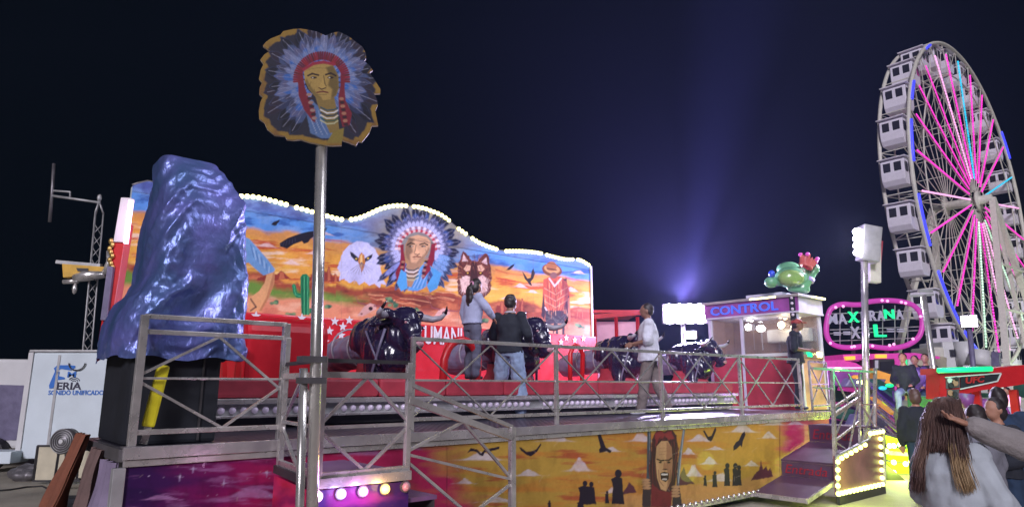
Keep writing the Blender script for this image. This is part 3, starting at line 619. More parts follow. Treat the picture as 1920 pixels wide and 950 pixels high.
# rocks and gullies right of the eagle
for k in range(26):
    x = 660+rng.random()*170; y = 545+rng.random()*22; P.line([(x, y), (x+12, y+6*rng.random()), (x+26, y+2), (x+40*rng.random()+20, y+8)], 1.5+rng.random(), ((130, 52, 45), (235, 165, 120), (180, 85, 60))[k % 3], 1.5, .7)
for k, (x, y) in enumerate(((518, 568), (618, 574), (779, 580), (980, 606), (1086, 610), (730, 563), (742, 572), (905, 600), (545, 590), (600, 594))):
    for j in range(6): P.ell(x+rng.normal()*4, y+rng.normal()*2.2, 4, 3, ((70, 130, 95), (50, 100, 80), (120, 160, 110))[j % 3], 1.5, .85)
# cactus
gr, gd, gl = (18, 130, 85), (8, 80, 60), (90, 190, 130)
P.poly([(565, 590), (563, 520), (567, 514), (575, 513), (580, 519), (580, 590)], gr, 1)
P.poly([(564, 558), (556, 558), (550, 550), (547, 535), (551, 531), (555, 535), (557, 548), (564, 550)], gr, 1); P.poly([(580, 578), (588, 576), (592, 570), (592, 548), (597, 545), (600, 549), (599, 574), (592, 584), (580, 588)], gr, 1)
for x, c in ((567, gd), (570.5, gl), (573.5, gd), (577, gl)): P.line([(x, 518), (x, 590)], 1.2, c, .8)
P.line([(551, 534), (554, 552), (563, 555)], 1.1, gl, .8); P.line([(596, 548), (596, 573), (586, 581)], 1.1, gl, .8)
# blue sleeve and arm at the left edge
P.poly([(430, 430), (468, 448), (486, 468), (505, 490), (516, 505), (512, 511), (494, 516), (480, 505), (466, 492), (430, 500)], (115, 165, 215), 1.5)
for k in range(8): P.line([(470+k*5, 458+k*6), (476+k*4, 482+k*4)], 1.3, ((60, 100, 165), (190, 215, 240))[k % 2], 1.2, .8)
P.poly([(500, 514), (515, 509), (514, 532), (503, 560), (490, 583), (468, 585), (466, 560), (486, 545), (496, 530)], (228, 170, 115), 1.2)
P.poly([(512, 512), (515, 509), (514, 532), (503, 560), (490, 583), (486, 582), (500, 556)], (170, 105, 70), 2.5, .7); P.line([(470, 560), (480, 575), (470, 582)], 3, (60, 30, 50), 1.5, .8)
# eagle head
P.poly([(678, 452), (690, 455), (702, 466), (710, 480), (713, 500), (716, 520), (724, 534), (714, 532), (712, 540), (702, 531), (692, 535), (684, 528), (674, 534), (666, 525), (655, 530), (645, 522), (636, 526), (638, 512), (632, 503), (638, 488), (643, 472), (655, 459), (667, 453)], (205, 205, 245), 1.2, rag=1.5)
for k in range(0):
    t = math.radians(35+k*110/45); r = 34+14*rng.random(); x0, y0 = 678+18*math.cos(t)*1.3, 495+18*math.sin(t)
    P.line([(x0, y0), (678+r*math.cos(t)*1.15, 495+r*math.sin(t)*.95)], 1, ((160, 165, 215), (235, 235, 255), (120, 125, 185))[k % 3], 1, .6)
for k in range(30):
    t = math.radians(185+k*170/29); t += .25*math.sin(k*7); P.line([(678+(16+6*math.sin(k*3))*math.cos(t), 490+(15+6*math.sin(k*3))*math.sin(t)), (678+(24+6*math.sin(k*3))*math.cos(t), 492+(23+6*math.sin(k*3))*math.sin(t))], 1.4, ((175, 175, 225), (235, 235, 252))[k % 2], 1, .5)
P.poly([(656, 471), (662, 474), (673, 484), (676, 492), (666, 489), (658, 480)], (40, 40, 60), 1.2); P.poly([(699, 476), (694, 478), (684, 484), (682, 492), (690, 489), (697, 483)], (40, 40, 60), 1.2)
P.ell(668, 485, 2, 1.4, (240, 200, 60), .8); P.ell(690, 484, 2, 1.4, (240, 200, 60), .8)
P.poly([(674, 478), (678, 473), (683, 478), (685, 492), (682, 503), (678, 511), (675, 500), (671, 490)], (200, 125, 50), 1); P.poly([(676, 478), (679, 476), (680, 495), (677, 503), (675, 490)], (245, 200, 130), 1.2)
for k in range(9): t = math.radians(40+k*12.5); P.line([(678, 492), (678+24*math.cos(t)*1.1, 492+22*math.sin(t))], 1.1, (90, 80, 110), 1.2, .6)
# chief with war bonnet
fl = []
for a in range(30): fl.append((112+a*314/29+3*math.sin(a*4), 50, 58+7*math.sin(a*2.1), 17, ((84, 90, 140), (60, 85, 150))[a % 2], (20, 22, 44)))
for a in range(27): fl.append((150+a*240/26, 44, 40+3*math.sin(a*2.2), 10, (190, 192, 238), (50, 55, 100)))
for a in range(5): fl.append((40+a*11, 60, 74-a*5, 13, (140, 150, 215), (25, 30, 55))); fl.append((124+a*9, 58, 66-a*5, 13, (120, 160, 215), (35, 45, 80)))
chief(P, 783, 469, .72, -1, (222, 172, 132), (140, 28, 55), (90, 160, 220), (25, 25, 35), fl, True)
P.poly([(806, 498), (828, 512), (820, 540), (806, 548), (800, 535), (812, 515)], (80, 165, 225), 1.5); P.poly([(752, 505), (762, 512), (764, 540), (752, 546), (744, 530)], (80, 165, 225), 1.5)
# wolf
P.poly([(858, 548), (858, 500), (862, 488), (868, 470), (874, 474), (884, 488), (896, 490), (908, 474), (915, 477), (919, 495), (922, 515), (920, 545), (905, 560), (870, 560)], (105, 48, 42), 1.3, rag=2)
P.poly([(866, 490), (869, 476), (878, 490)], (220, 190, 190), 1.2); P.poly([(903, 491), (912, 482), (914, 497)], (220, 190, 190), 1.2)
for sx in (-1, 1):
    c = 889
    P.poly([(c+sx*6, 498), (c+sx*14, 496), (c+sx*20, 504), (c+sx*15, 509), (c+sx*8, 507)], (225, 175, 145), 1.2); P.ell(c+sx*12, 512, 4.5, 2.2, (40, 20, 20), 1); P.ell(c+sx*12, 511.5, 1.8, 1.3, (235, 190, 60), .8)
    P.poly([(c+sx*4, 520), (c+sx*16, 516), (c+sx*27, 522), (c+sx*24, 545), (c+sx*8, 552)], (230, 195, 185), 2, rag=1.5)
P.poly([(884, 492), (893, 492), (896, 515), (898, 530), (889, 540), (880, 530), (882, 515)], (70, 32, 32), 2); P.ell(889, 535, 6, 4, (18, 14, 18), 1); P.line([(889, 538), (889, 546)], 1.2, (30, 15, 20), 1)
for k in range(50):
    t = rng.random()*6.28; r = 22+8*rng.random(); x, y = 889+r*math.cos(t), 515+r*1.2*math.sin(t); P.line([(x, y), (x+6*math.cos(t), y+7*math.sin(t))], 1, ((60, 28, 30), (170, 95, 65), (215, 150, 110))[k % 3], 1, .7)
def fur(cx, cy, rx, ry, n, L, cols, down=True, a=.6, w=.9):
    for _ in range(n):
        t = rng.random()*6.283; r = math.sqrt(rng.random()); x, y = cx+rx*r*math.cos(t), cy+ry*r*math.sin(t); dx, dy = (x-cx)/rx, (y-cy)/ry+(.6 if down else 0); m = math.hypot(dx, dy)+.01
        P.line([(x, y), (x+L*dx/m*(.5+rng.random()), y+L*dy/m*(.5+rng.random()))], w, cols[int(rng.random()*len(cols))], .9, a, True)
fur(889, 492, 24, 14, 90, 6, ((50, 24, 28), (135, 70, 55), (90, 40, 38), (180, 120, 90))); fur(872, 535, 12, 16, 70, 6, ((250, 225, 215), (170, 120, 110), (120, 60, 55), (215, 170, 155))); fur(906, 535, 12, 16, 70, 6, ((250, 225, 215), (170, 120, 110), (120, 60, 55), (215, 170, 155)))
fur(864, 500, 5, 20, 40, 7, ((40, 20, 28), (150, 85, 60))); fur(916, 505, 5, 20, 40, 7, ((40, 20, 28), (150, 85, 60)))
fur(660, 508, 20, 20, 60, 6, ((235, 235, 255), (150, 155, 205), (185, 185, 230)), a=.5); fur(698, 508, 18, 20, 60, 6, ((235, 235, 255), (150, 155, 205), (185, 185, 230)), a=.5); fur(678, 464, 22, 9, 50, 5, ((240, 240, 255), (165, 168, 215)), False, .45)
# birds
P.bird(517, 417, [(-9, 4), (-4, -1), (2, -3), (8, -6), (6, -1), (3, 2), (1, 6), (-3, 6)]); P.bird(560, 448, [(-36, 8), (-34, 14), (-22, 18), (-10, 10), (6, 4), (10, 9), (18, 6), (22, 0), (30, -6), (34, -16), (18, -14), (2, -10), (-20, -2)], (28, 26, 44))
for k in range(6): P.line([(528+k*5, 455-k*2), (524+k*6, 464-k*2)], 1, (70, 70, 100), 1, .7)
P.bird(957, 500, [(-8, 6), (-3, 1), (2, -3), (8, -6), (6, -1), (2, 3), (-2, 6)]); P.bird(992, 520, [(-13, -12), (-8, -6), (-3, 2), (3, 0), (5, -12), (8, -18), (11, -8), (8, 2), (3, 8), (6, 16), (1, 14), (-3, 8), (-8, 3)], (45, 38, 45))
P.bird(608, 430, [(-6, 2), (0, -1), (6, -4), (3, 2), (0, 4)])
# cowboy with poncho, seen from behind
P.poly([(1020, 525), (1062, 522), (1068, 560), (1066, 596), (1060, 600), (1056, 560), (1026, 560), (1020, 600), (1015, 590)], (60, 40, 55), 1.3, rag=1)
P.poly([(1019, 524), (1032, 518), (1050, 518), (1063, 530), (1068, 548), (1056, 580), (1045, 596), (1030, 588), (1022, 574), (1018, 548)], (190, 85, 62), 1.3, rag=.8)
for k in range(14): P.line([(1026+k*2.6, 526), (1028+k*2.2, 560), (1034+k*1.2, 588)], .9, ((150, 50, 55), (225, 130, 80), (90, 40, 60))[k % 3], 1, .75)
for y in (540, 552, 564): P.line([(1021, y), (1042, y+12), (1064, y-2)], 1.2, (235, 190, 150), 1, .6)
P.line([(1022, 576), (1030, 590), (1045, 598), (1058, 582)], 2.4, (235, 215, 215), 1.3, .8)
P.poly([(1022, 582), (1060, 582), (1058, 640), (1044, 640), (1041, 612), (1037, 640), (1024, 640)], (58, 52, 62), 1.5, rag=1.5); P.poly([(1028, 608), (1038, 606), (1036, 640), (1030, 640)], (215, 150, 115), 1.5); P.poly([(1046, 606), (1054, 606), (1054, 640), (1047, 640)], (215, 150, 115), 1.5)
P.ell(1035, 506, 19, 12, (120, 68, 42), 1.2, ang=12); P.ell(1035, 504, 15, 8, (200, 150, 95), 1.5, ang=12); P.ell(1034, 499, 10, 9, (165, 105, 65), 1.3); P.line([(1026, 503), (1043, 506)], 2, (70, 35, 30), 1)
P.ell(1038, 516, 7, 6, (130, 90, 85), 1.5); P.line([(1066, 560), (1068, 600)], 4, (190, 120, 90), 1.3)
for k in range(60):
    x = 1021+44*rng.random(); y = 522+66*rng.random(); P.line([(x, y), (x+rng.normal()*1.5, y+6+8*rng.random())], 1, ((125, 45, 45), (235, 150, 90), (80, 34, 52), (205, 110, 70), (245, 200, 150))[k % 5], 1, .6)
P.poly([(1056, 522), (1068, 540), (1066, 575), (1052, 590), (1058, 560), (1054, 540)], (70, 30, 50), 6, .55); P.line([(1030, 522), (1040, 536), (1052, 522)], 3, (235, 215, 215), 1.2, .8); P.line([(1042, 536), (1044, 585)], 2, (70, 25, 40), 1.5, .6)
for k in range(24): P.line([(1017+50*rng.random(), 584+26*rng.random()), (1017+50*rng.random(), 590+26*rng.random())], 1, ((30, 26, 40), (110, 120, 110), (75, 60, 75))[k % 3], 1, .5)
# cow skulls
for cx, cy, m_ in ((690, 577, 1), (828, 586, -1)):
    P.poly([(cx-20, cy+14), (cx-6, cy-4), (cx+4, cy-9), (cx+14, cy-6), (cx+16, cy+2), (cx+4, cy+8), (cx-10, cy+16)], (225, 175, 165), 1.2); P.ell(cx+5, cy+1, 4, 3.6, (55, 25, 40), 1); P.ell(cx-12, cy+11, 2, 1.4, (80, 35, 45), 1)
    P.line([(cx-4, cy-6), (cx-18, cy-10), (cx-25, cy-26)], 3, (150, 80, 90), 1, .9, True); P.line([(cx+12, cy-4), (cx+30, cy-3), (cx+42, cy-12)], 3, (150, 80, 90), 1, .9, True)
P.mask(np.clip(1.1-np.abs(Y-seam), 0, 1)*(f > -1), (45, 40, 60), .8)
for x in (640, 860, 1000): P.mask(np.clip(.9-np.abs(X-x), 0, 1), (120, 90, 90), .3)
P.C *= (.90+.2*fbm(X*.35, Y*.35, 71, 3))[..., None]; P.C = np.clip(P.C, 0, 1)**1.04; P.C *= (1-.18*np.clip((fbm(X*.03, Y*.02, 93, 5)-.5)*5, 0, 1))[..., None]
mu = empty('painted_backdrop', R(5.5, MN+.1, DK), 'wavy topped wild west mural of chief, eagle and wolf edged with warm bulbs', 'mural')
M['mural'] = paintmat('mural_paint', .6, 0, .05, .06)
grid_obj('mural_panel', Pg, np.clip(.95*P.C+.05*P.C.mean(-1, keepdims=True)+.01, 0, .85), 'mural', mu)
ot = [R(s, MN+.012, z) for s, z in zip(ss[::6], zt[::6]-.01)]
MB().prism([R(ss[0], MN+.012, DK)]+ot+[R(ss[-1], MN+.012, DK)], NV*.09).build('backing_panel', 'white_dirty', mu)
MB().rbox(ts[-1]+.002, ts[-1]+.05, MN-.03, MN+.1, DK, tz[-1]+.02).build('end_post', 'white', mu)
tt = MB(); tt.tube([R(s, MN+.03, z+.015) for s, z in zip(ss[::8], zt[::8])], .022, 8); tt.build('light_channel', 'steel_dark', mu)
# bulbs: runs with gaps as in the photograph
bs = []; acc = 0; last = None; gaps = [(545, 556), (641, 653), (764, 776), (846, 856), (878, 884), (936, 944), (969, 972), (1017, 1024), (1076, 1083)]
for s in np.arange(ts[0]+1.6, ts[-1], .004):
    z = float(np.interp(s, ss, zt)); p = R(float(s), MN-.01, z+.005)
    if last is None or (p-last).length > .096:
        last = p; x = float(proj(np.array(p))[0])
        if any(a < x < b for a, b in gaps): continue
        bs.append(p)
b0 = None
for p in bs[-100:]:
    if b0 is None: b0 = MB().ell(p, .040, 12).build('bulb', 'bulb_y', mu); bp0 = p
    else: c = b0.copy(); COL.objects.link(c); c.location = b0.location+(p-bp0)
# ================================================================== bull ride base
rb = empty('bull_ride_base', R(5.5, 3, DK), 'padded red ride floor on a chrome plinth studded with pearl bulbs', 'ride base')
B0, B1 = 1.05, 11.0
MB().rbox(B0, B1, 1.80, 5.45, DK+.02, DK+.30).build('plinth', 'dark', rb)
MB().rbox(B0, B1, 1.68, 1.80, DK+.115, DK+.14).build('lower_lip', 'chrome_trim', rb, .004)
MB().rbox(B0, B1, 1.72, 1.80, DK+.14, DK+.255).build('bulb_board', 'galv', rb)
MB().rbox(B0, B1, 1.66, 1.80, DK+.257, DK+.315).build('upper_lip', 'chrome_trim', rb, .006)
b0 = None; k = 0
for x in np.arange(.95, 10.9, .115):
    if int((x-.9)/.115) % 14 in (12, 13): continue
    p = R(float(x), 1.715, DK+.195)
    if b0 is None: b0 = MB().ell(p, .036, 12).build('bulb', 'bulb_w', rb); bp0 = p
    else: c = b0.copy(); COL.objects.link(c); c.location = b0.location+(p-bp0)
pad = MB()
for k in range(10):
    s0 = B0+(B1-B0)*k/10; MB().rbox(s0+.006, s0+(B1-B0)/10-.006, 1.76, 2.12, DK+.32, DK+.53).build('edge_pad', 'redpad', rb, .035)
MB().rbox(B0, B1, 2.13, 5.44, DK+.32, DK+.44).build('floor_mat', 'redpad', rb, .02)
# padded red wall band with stars and lettering
zr = [atN(x, 585+(x-465)*.0705, MN-.15).z for x in (465, 1100)]; zr = sum(zr)/2
band = empty('padded_wall', R(6, MN-.15, DK), 'low red padded wall with white stars and tall white letters below the mural', 'padded wall')
MB().rbox(ts[0]+.6, ts[-1]-.05, MN-.2, MN-.02, DK+.45, zr).build('pad', 'redvinyl', band, .03)
M['starwhite'] = mat('white_vinyl_star', (.72, .70, .74), .5, var=.05)
def star(cx, cz, r):
    c = R(cx, MN-.212, cz); return [c+EV*(r*(1 if k % 2 == 0 else .42)*math.sin(math.pi*k/5))+ZV*(r*(1 if k % 2 == 0 else .42)*math.cos(math.pi*k/5)) for k in range(10)]
for px, py in ((628, 602), (643, 612), (618, 620), (655, 600), (566, 596), (583, 609), (585, 623), (640, 628), (700, 604), (480, 592), (500, 604), (1052, 641), (1078, 637), (1094, 634), (1020, 640), (610, 640), (1062, 633), (950, 640)):
    p = atN(px, py, MN-.212); s_, _ = sn(p); MB().prism(star(s_, p.z, .085), NV*.008).build('star', 'starwhite', band)
pa, pb2 = atN(796, 643, MN-.215), atN(866, 647, MN-.215); s0, s1 = sn(pa)[0], sn(pb2)[0]; zh = atN(830, 612, MN-.215).z; zl = atN(830, 646, MN-.215).z
text_obj('UMANI', 'lettering', R(s0, MN-.212, zl), EV, ZV, zh-zl, s1-s0, 'starwhite', band, .006, bold=.01)
# red vinyl block cushion at the left end
rc = MB(); s0 = sn(atN(462, 650, 2.3))[0]; s1 = sn(atN(616, 650, 2.3))[0]; z1 = atN(540, 594, 2.3).z
prof = []
rr = [(0, DK+.45), (0, z1-.18), (.05, z1-.06), (.16, z1), (.7, z1+.01), (.95, z1-.1), (1.0, z1-.3), (1.0, DK+.45)]
rc.prism([R(s0, 2.3+a, b) for a, b in rr], EV*(s1-s0))
ro = rc.build('inflatable_cushion', 'redvinyl', None, .05); tag(ro, 'large glossy red vinyl block cushion at the left end of the bull ride', 'cushion')
rs = MB(); rs.bar(R(s0-.22, 2.28, DK+.5), R(s0-.28, 2.28, z1-.25), .05); rs.bar(R(s0-.12, 2.2, DK+.5), R(s0-.10, 2.2, DK+.9), .05); rs.bar(R(s0-.35, 2.4, DK+.46), R(s0-.05, 2.4, DK+.46), .3, .12)
tag(rs.build('hinged_frame', 'redpaint'), 'small red hinged steel frame left of the red block cushion', 'frame')
# arched red handrails
def arch(pl, pr, ytop, n, label, wid=.055):
    a = sn(atN(pl, 740, n))[0]; b = sn(atN(pr, 740, n))[0]; zt_ = atN((pl+pr)/2, ytop, n).z; w = b-a; pts = [R(a-.04, n, DK+.32), R(a-.02, n, zt_-w*.5)]
    for k in range(1, 12): t = math.pi*(1-k/12); pts.append(R((a+b)/2+w/2*math.cos(t), n, zt_-w*.5+w*.5*math.sin(t)))
    pts += [R(b+.02, n, zt_-w*.5), R(b-.03, n, DK+.32)]
    o = MB().tube(pts, wid, 12).build('arched_handrail', 'redpaint'); tag(o, label, 'handrail', 'red arched handrails on the ride edge')
arch(834, 894, 637, 1.9, 'thick red arched handrail standing in front of the woman with the ponytail')
arch(1072, 1093, 648, 3.4, 'narrow red arched handrail left of the third bull', .045)
# ================================================================== bulls
def make_bull():
    b = empty('bull', (0, 0, 0), 'x', 'ride bull', 'mechanical bulls on the ride')
    # local frame: facing +X; head at origin region, body behind
    body = MB()
    for (x, z, rx, ry, rz) in ((-.35, .62, .34, .34, .36), (-.62, .60, .36, .36, .34), (-.15, .66, .30, .27, .32), (.02, .62, .24, .22, .27), (-.30, .42, .34, .36, .30), (-.1, .36, .28, .30, .30)):
        body.ell((x, 0, z), (rx, ry, rz), 20)
    body.cone((-.30, .20, .35), (-.20, .24, -.02), .16, .12); body.cone((-.30, -.20, .35), (-.20, -.24, -.02), .16, .12)
    remesh(body, 'neck_and_shoulders', 'bullskin', b, .022, 5, .035, 3.4, 1, (2.4, 1.6, .6))
    h = MB(); rot = Matrix.Rotation(math.radians(38), 3, 'Y')
    h.ell((.16, 0, .84), (.21, .20, .18), 18); h.ell((.28, 0, .70), (.20, .145, .17), 16, rot); h.ell((.40, 0, .53), (.145, .115, .12), 16, rot)
    h.ell((.17, 0, .96), (.13, .17, .08), 14); h.ell((.36, 0, .42), (.10, .09, .05), 12)
    for sy in (-1, 1):
        h.ell((.30, .10*sy, .83), (.07, .06, .05), 10); h.cone((.08, .17*sy, .90), (.10, .28*sy, .93), .085, .07); h.ell((.46, .06*sy, .55), (.05, .045, .05), 10)
    head = remesh(h, 'head', 'bullskin', b, .016, 3, .012, 5, 3)
    for sy in (-1, 1):
        MB().ell((.335, .115*sy, .80), .026, 10).build('eye', 'pinknose', head)
        ea = MB(); ea.cone((.04, .20*sy, .82), (-.02, .36*sy, .78), .05, .035); ea.ell((-.03, .40*sy, .77), (.03, .07, .035), 10); ea.build('ear', 'bullskin', head)
        pts = [(.08, .22*sy, .93), (.12, .34*sy, .90), (.19, .45*sy, .88), (.29, .52*sy, .90), (.38, .53*sy, .96)]
        MB().tube(pts, [.062, .056, .047, .036, .026], 12).build('horn', 'horn', head)
        MB().tube([pts[-1], (.42, .52*sy, 1.01), (.45, .50*sy, 1.06)], [.026, .017, .004], 10).build('horn_tip', 'horntip', head)
        MB().ell((.505, .05*sy, .545), (.018, .022, .018), 10).build('nostril', 'black', head)
    mz = MB(); mz.ell((.475, 0, .50), (.07, .085, .055), 12); mz.build('muzzle', 'pinknose', head)
    for y in (-1, 1):
        st_ = MB(); st_.tube([(.05, .255*y, .72), (-.02, .30*y, .45), (-.10, .34*y, .15), (-.12, .36*y, 0)], .02, 8); st_.tube([(-.30, .345*y, .70), (-.12, .33*y, .42), (.0, .30*y, .22)], .016, 8); st_.build('rope_strap', 'greyvinyl', b)
    sd = MB(); rings = []
    for i in range(13):
        x = -.55-i*.105; r = .30+.012*math.sin(i*2.2)-(.05 if i in (0, 12) else 0); rings.append([Vector((x, r*1.05*math.cos(t), .52-.012*i+r*.86*math.sin(t))) for t in np.linspace(0, 2*math.pi, 25)[:-1]])
    sd.loft(rings); so = remesh(sd, 'seat_roll', 'greyvinyl', b, .024, 3, .016, 4, 5, (1, 1, 3))
    for x in (-.80, -1.25): MB().tube([(x, .335*math.cos(t), .50+.30*math.sin(t)) for t in np.linspace(0, 2*math.pi, 25)[:-1]], .014, 6, closed=True).build('strap', 'horn', so)
    pe = MB(); pe.loft([[Vector((-.5+a*(.45+.1*math.cos(t))*math.cos(t), a*.34*math.sin(t), z)) for t in np.linspace(0, 2*math.pi, 21)[:-1]] for a, z in ((1.25, -.10), (1.1, -.0), (.85, .15), (.8, .3))])
    pe.build('pedestal', 'redpad', b)
    return b
bull = make_bull()
cache = {}
for o in bpy.data.objects:
    if o.parent: cache.setdefault(o.parent.name, []).append(o)
for o in bpy.data.objects: cache.setdefault(o.name, [])
bl = [(745, 2.35, 'big bull with purple sheen and curled white horns right of the sign pole', -46, .97),
      (988, 2.45, 'black bull partly hidden behind the man in the dark jumper', -44, 1.0),
      (1190, 2.6, 'black bull behind the man in the white t-shirt', -42, .92),
      (1322, 2.7, 'farthest black bull with one horn pointing at the control booth', -40, .90)]
for k, (px, n, lab, ang, sc) in enumerate(bl):
    o = bull if k == 0 else copy_tree(bull, cache)
    p = R(sn(atN(px, 690, n))[0], n, DK+.50); o.location = p; o.rotation_euler = (0, 0, math.radians(ang)); o.scale = (sc,)*3; o['label'] = lab
# ================================================================== tall machine under a blue tarpaulin
mc = MB(); sB = sn(atN(429, 720, .12))[0]
mc.rbox(.02, sB-.02, .27, 1.26, DK+.001, DK+1.0)
ma = mc.build('covered_machine', 'black', None, .03); tag(ma, 'black box body of a machine whose top is hidden by the blue tarpaulin', 'machine')
MB().rbox(sB-.17, sB-.155, .255, .275, DK+.02, DK+.85).build('panel_seam', 'dark', ma)
def tarp_material():
    m = bpy.data.materials.new('blue_tarpaulin'); m.use_nodes = True; n = m.node_tree; b = n.nodes['Principled BSDF']; L = n.links.new
    b.inputs['Metallic'].default_value = .45; b.inputs['Roughness'].default_value = .36
    tc = n.nodes.new('ShaderNodeTexCoord'); nz = n.nodes.new('ShaderNodeTexNoise'); nz.inputs['Scale'].default_value = 3; nz.inputs['Detail'].default_value = 5; L(tc.outputs['Object'], nz.inputs['Vector'])
    cr = n.nodes.new('ShaderNodeValToRGB'); e = cr.color_ramp.elements; e[0].position = .3; e[0].color = (.07, .14, .30, 1); e[1].position = .7; e[1].color = (.17, .18, .52, 1); L(nz.outputs['Fac'], cr.inputs[0]); L(cr.outputs[0], b.inputs['Base Color'])
    mp = n.nodes.new('ShaderNodeMapping'); mp.inputs['Scale'].default_value = (1, 1, .55); mp.inputs['Rotation'].default_value = (.3, .5, .4); L(tc.outputs['Object'], mp.inputs[0])
    mx = n.nodes.new('ShaderNodeMix'); mx.data_type = 'VECTOR'; mx.inputs[0].default_value = .12; L(mp.outputs[0], mx.inputs[4]); L(nz.outputs['Color'], mx.inputs[5])
    prev = None
    for sc_, st_, kind in ((6, .22, 'V'), (15, .30, 'V'), (34, .40, 'N'), (110, .35, 'N')):
        t = n.nodes.new('ShaderNodeTexVoronoi' if kind == 'V' else 'ShaderNodeTexNoise'); t.inputs['Scale'].default_value = sc_
        if kind == 'V': t.feature = 'DISTANCE_TO_EDGE'
        L(mx.outputs[1], t.inputs['Vector']); bp = n.nodes.new('ShaderNodeBump'); bp.inputs['Strength'].default_value = st_; bp.inputs['Distance'].default_value = .25/sc_ if kind == 'V' else .4/sc_
        L(t.outputs[0], bp.inputs['Height'])
        if prev: L(prev.outputs[0], bp.inputs['Normal'])
        prev = bp
    L(prev.outputs[0], b.inputs['Normal']); return m
M['tarp'] = tarp_material()
rowsT = [(303, 288, 398, .45, .95), (304, 284, 404, .38, 1.0), (318, 280, 418, .32, 1.05), (342, 275, 436, .25, 1.1), (370, 272, 450, .2, 1.1), (400, 267, 458, .16, 1.12), (440, 259, 463, .15, 1.15), (480, 255, 466, .14, 1.18), (520, 251, 468, .14, 1.2),
         (545, 236, 468, .15, 1.25), (562, 216, 468, .16, 1.3), (585, 203, 468, .16, 1.32), (610, 190, 468, .16, 1.34), (640, 180, 467, .16, 1.36), (672, 174, 466, .15, 1.38)]
NS, NRW = 220, 190; ring = []; pyk = np.array([r[0] for r in rowsT], float)
py_s = np.interp(np.linspace(0, 1, NRW), np.linspace(0, 1, len(rowsT)), pyk); G = np.zeros((NRW+8, NS+1, 3))
for i, py in enumerate(py_s):
    L, Rr, n0, n1 = [np.interp(py, pyk, [r[k] for r in rowsT]) for k in (1, 2, 3, 4)]
    pl_, pr_ = atN(L, py, n1*.85), atN(Rr, py, n0+.1); sa, sb = sn(pl_)[0], sn(pr_)[0]; z = atN((L+Rr)/2, py, n0+.12).z
    cs, cn, hs, hn = (sa+sb)/2, (n0+n1)/2, (sb-sa)/2, (n1-n0)/2
    for j in range(NS+1):
        t = 2*math.pi*j/NS; c_, s_ = math.cos(t), math.sin(t); e = .34
        x = cs+hs*math.copysign(abs(c_)**e, c_); y = cn+hn*math.copysign(abs(s_)**e, s_)
        fi = i/NRW; zz = z
        # diagonal drape folds running from the top right corner down to the left, and vertical ones lower down
        ac = (x-y*.5)*.86-zz*.50; al = (x-y*.5)*.50+zz*.86; rdg = lambda a, b, c: 1-2*abs(mnoise.noise(Vector((a, b, c)))); low = max(0, min(1, (2.35-zz)/.4))
        fld = .060*(rdg(ac*2.8+1.3, al*.28, 2.1)-.5)*(1-low)+.05*mnoise.noise(Vector((x*4.5+.4*zz, y*4, zz*.6)))*low+.026*(rdg(ac*7.5, al*.6+4, 7.7)-.5)+.012*(rdg(x*7+zz*2, y*7+zz*3, zz*3)-.5)+.006*mnoise.noise(Vector((x*22, y*22, zz*18)))
        cr = -.085*math.exp(-((x-sa-.10-(zz-2.2)*.48)/.06)**2)*(1 if s_ < 0 else 0)*(1-abs(fi-.35)*1.4)
        hollow = .10*math.exp(-((x-cs+.05)/.16)**2-((zz-2.35)/.42)**2)*(1 if s_ < 0 else 0)
        k = min(1, .15+i/45)
        fld = max(fld, -.02) if low > .3 else fld
        x += c_*fld*k; y += s_*fld*k*1.3+(cr+hollow)*k; y = max(y, .088)
        if i > NRW-40: zz += .05*mnoise.noise(Vector((x*4, y*4, 0)))*(i-NRW+40)/40
        G[i+8, j] = a0+x*ev+y*nv; G[i+8, j, 2] = zz
top = G[8].mean(0)
for i in range(8):
    f_ = (i+.02)/8; G[i] = top+(G[8]-top)*f_; G[i, :, 2] += .012*(1-f_**2)
to = grid_obj('tarpaulin', G, None, 'tarp'); tag(to, 'shiny blue tarpaulin draped over the tall machine at the left stage corner', 'tarpaulin')
ym = MB(); ya, yb = atN(307, 684, .04), atN(264, 835, .0); ym.bar(atN(307, 684, .12), atN(277, 800, .11), .09, .05, NV); yo = ym.build('yellow_pole', 'yellow', None, .02); tag(yo, 'yellow padded pole leaning on the black machine', 'pole')
MB().bar(atN(277, 800, .11), atN(268, 832, .10), .05, .03, NV).build('foot', 'steel', yo)
# ================================================================== cloths hanging from the open end of the stage
def cloth(name, label, m, n0, n1, z1, z0, s=-.12, seed=0, flare=.25):
    w = 60; h = 50; Gc = np.zeros((h*2, w, 3))
    for i in range(h):
        f_ = i/(h-1)
        for j in range(w):
            g_ = j/(w-1); n = n0+(n1-n0)*g_+flare*f_*(g_); off = .05*math.sin(g_*16+seed)*(.4+f_)+.03*mnoise.noise(Vector((g_*9, f_*3, seed)))
            p = R(s-off-flare*.6*f_, n, z1+(z0-z1)*f_+.04*math.sin(g_*9+seed)*f_)
            Gc[i, j] = p; Gc[2*h-1-i, j] = p+EV*.014
    Gc = np.concatenate([Gc, Gc[:1]], 0)
    tag(grid_obj(name, Gc, None, m), label, 'cloth', 'cloths hanging from the stage end')
M['clothorange'] = mat('faded_orange_canvas', (.22, .075, .04), .8, var=.35, nscale=4, bump=.4, bscale=20)
M['clothbrown'] = mat('brown_grey_canvas', (.16, .10, .09), .8, var=.4, nscale=4, bump=.4, bscale=20)
M['clothlilac'] = mat('dirty_lilac_canvas', (.20, .16, .24), .75, var=.35, nscale=3, bump=.3, bscale=20)
cloth('hanging_cloth', 'long faded orange cloth hanging at the back end of the stage side', 'clothorange', .95, 1.42, DK+.05, .50, -.10, 1, .32)
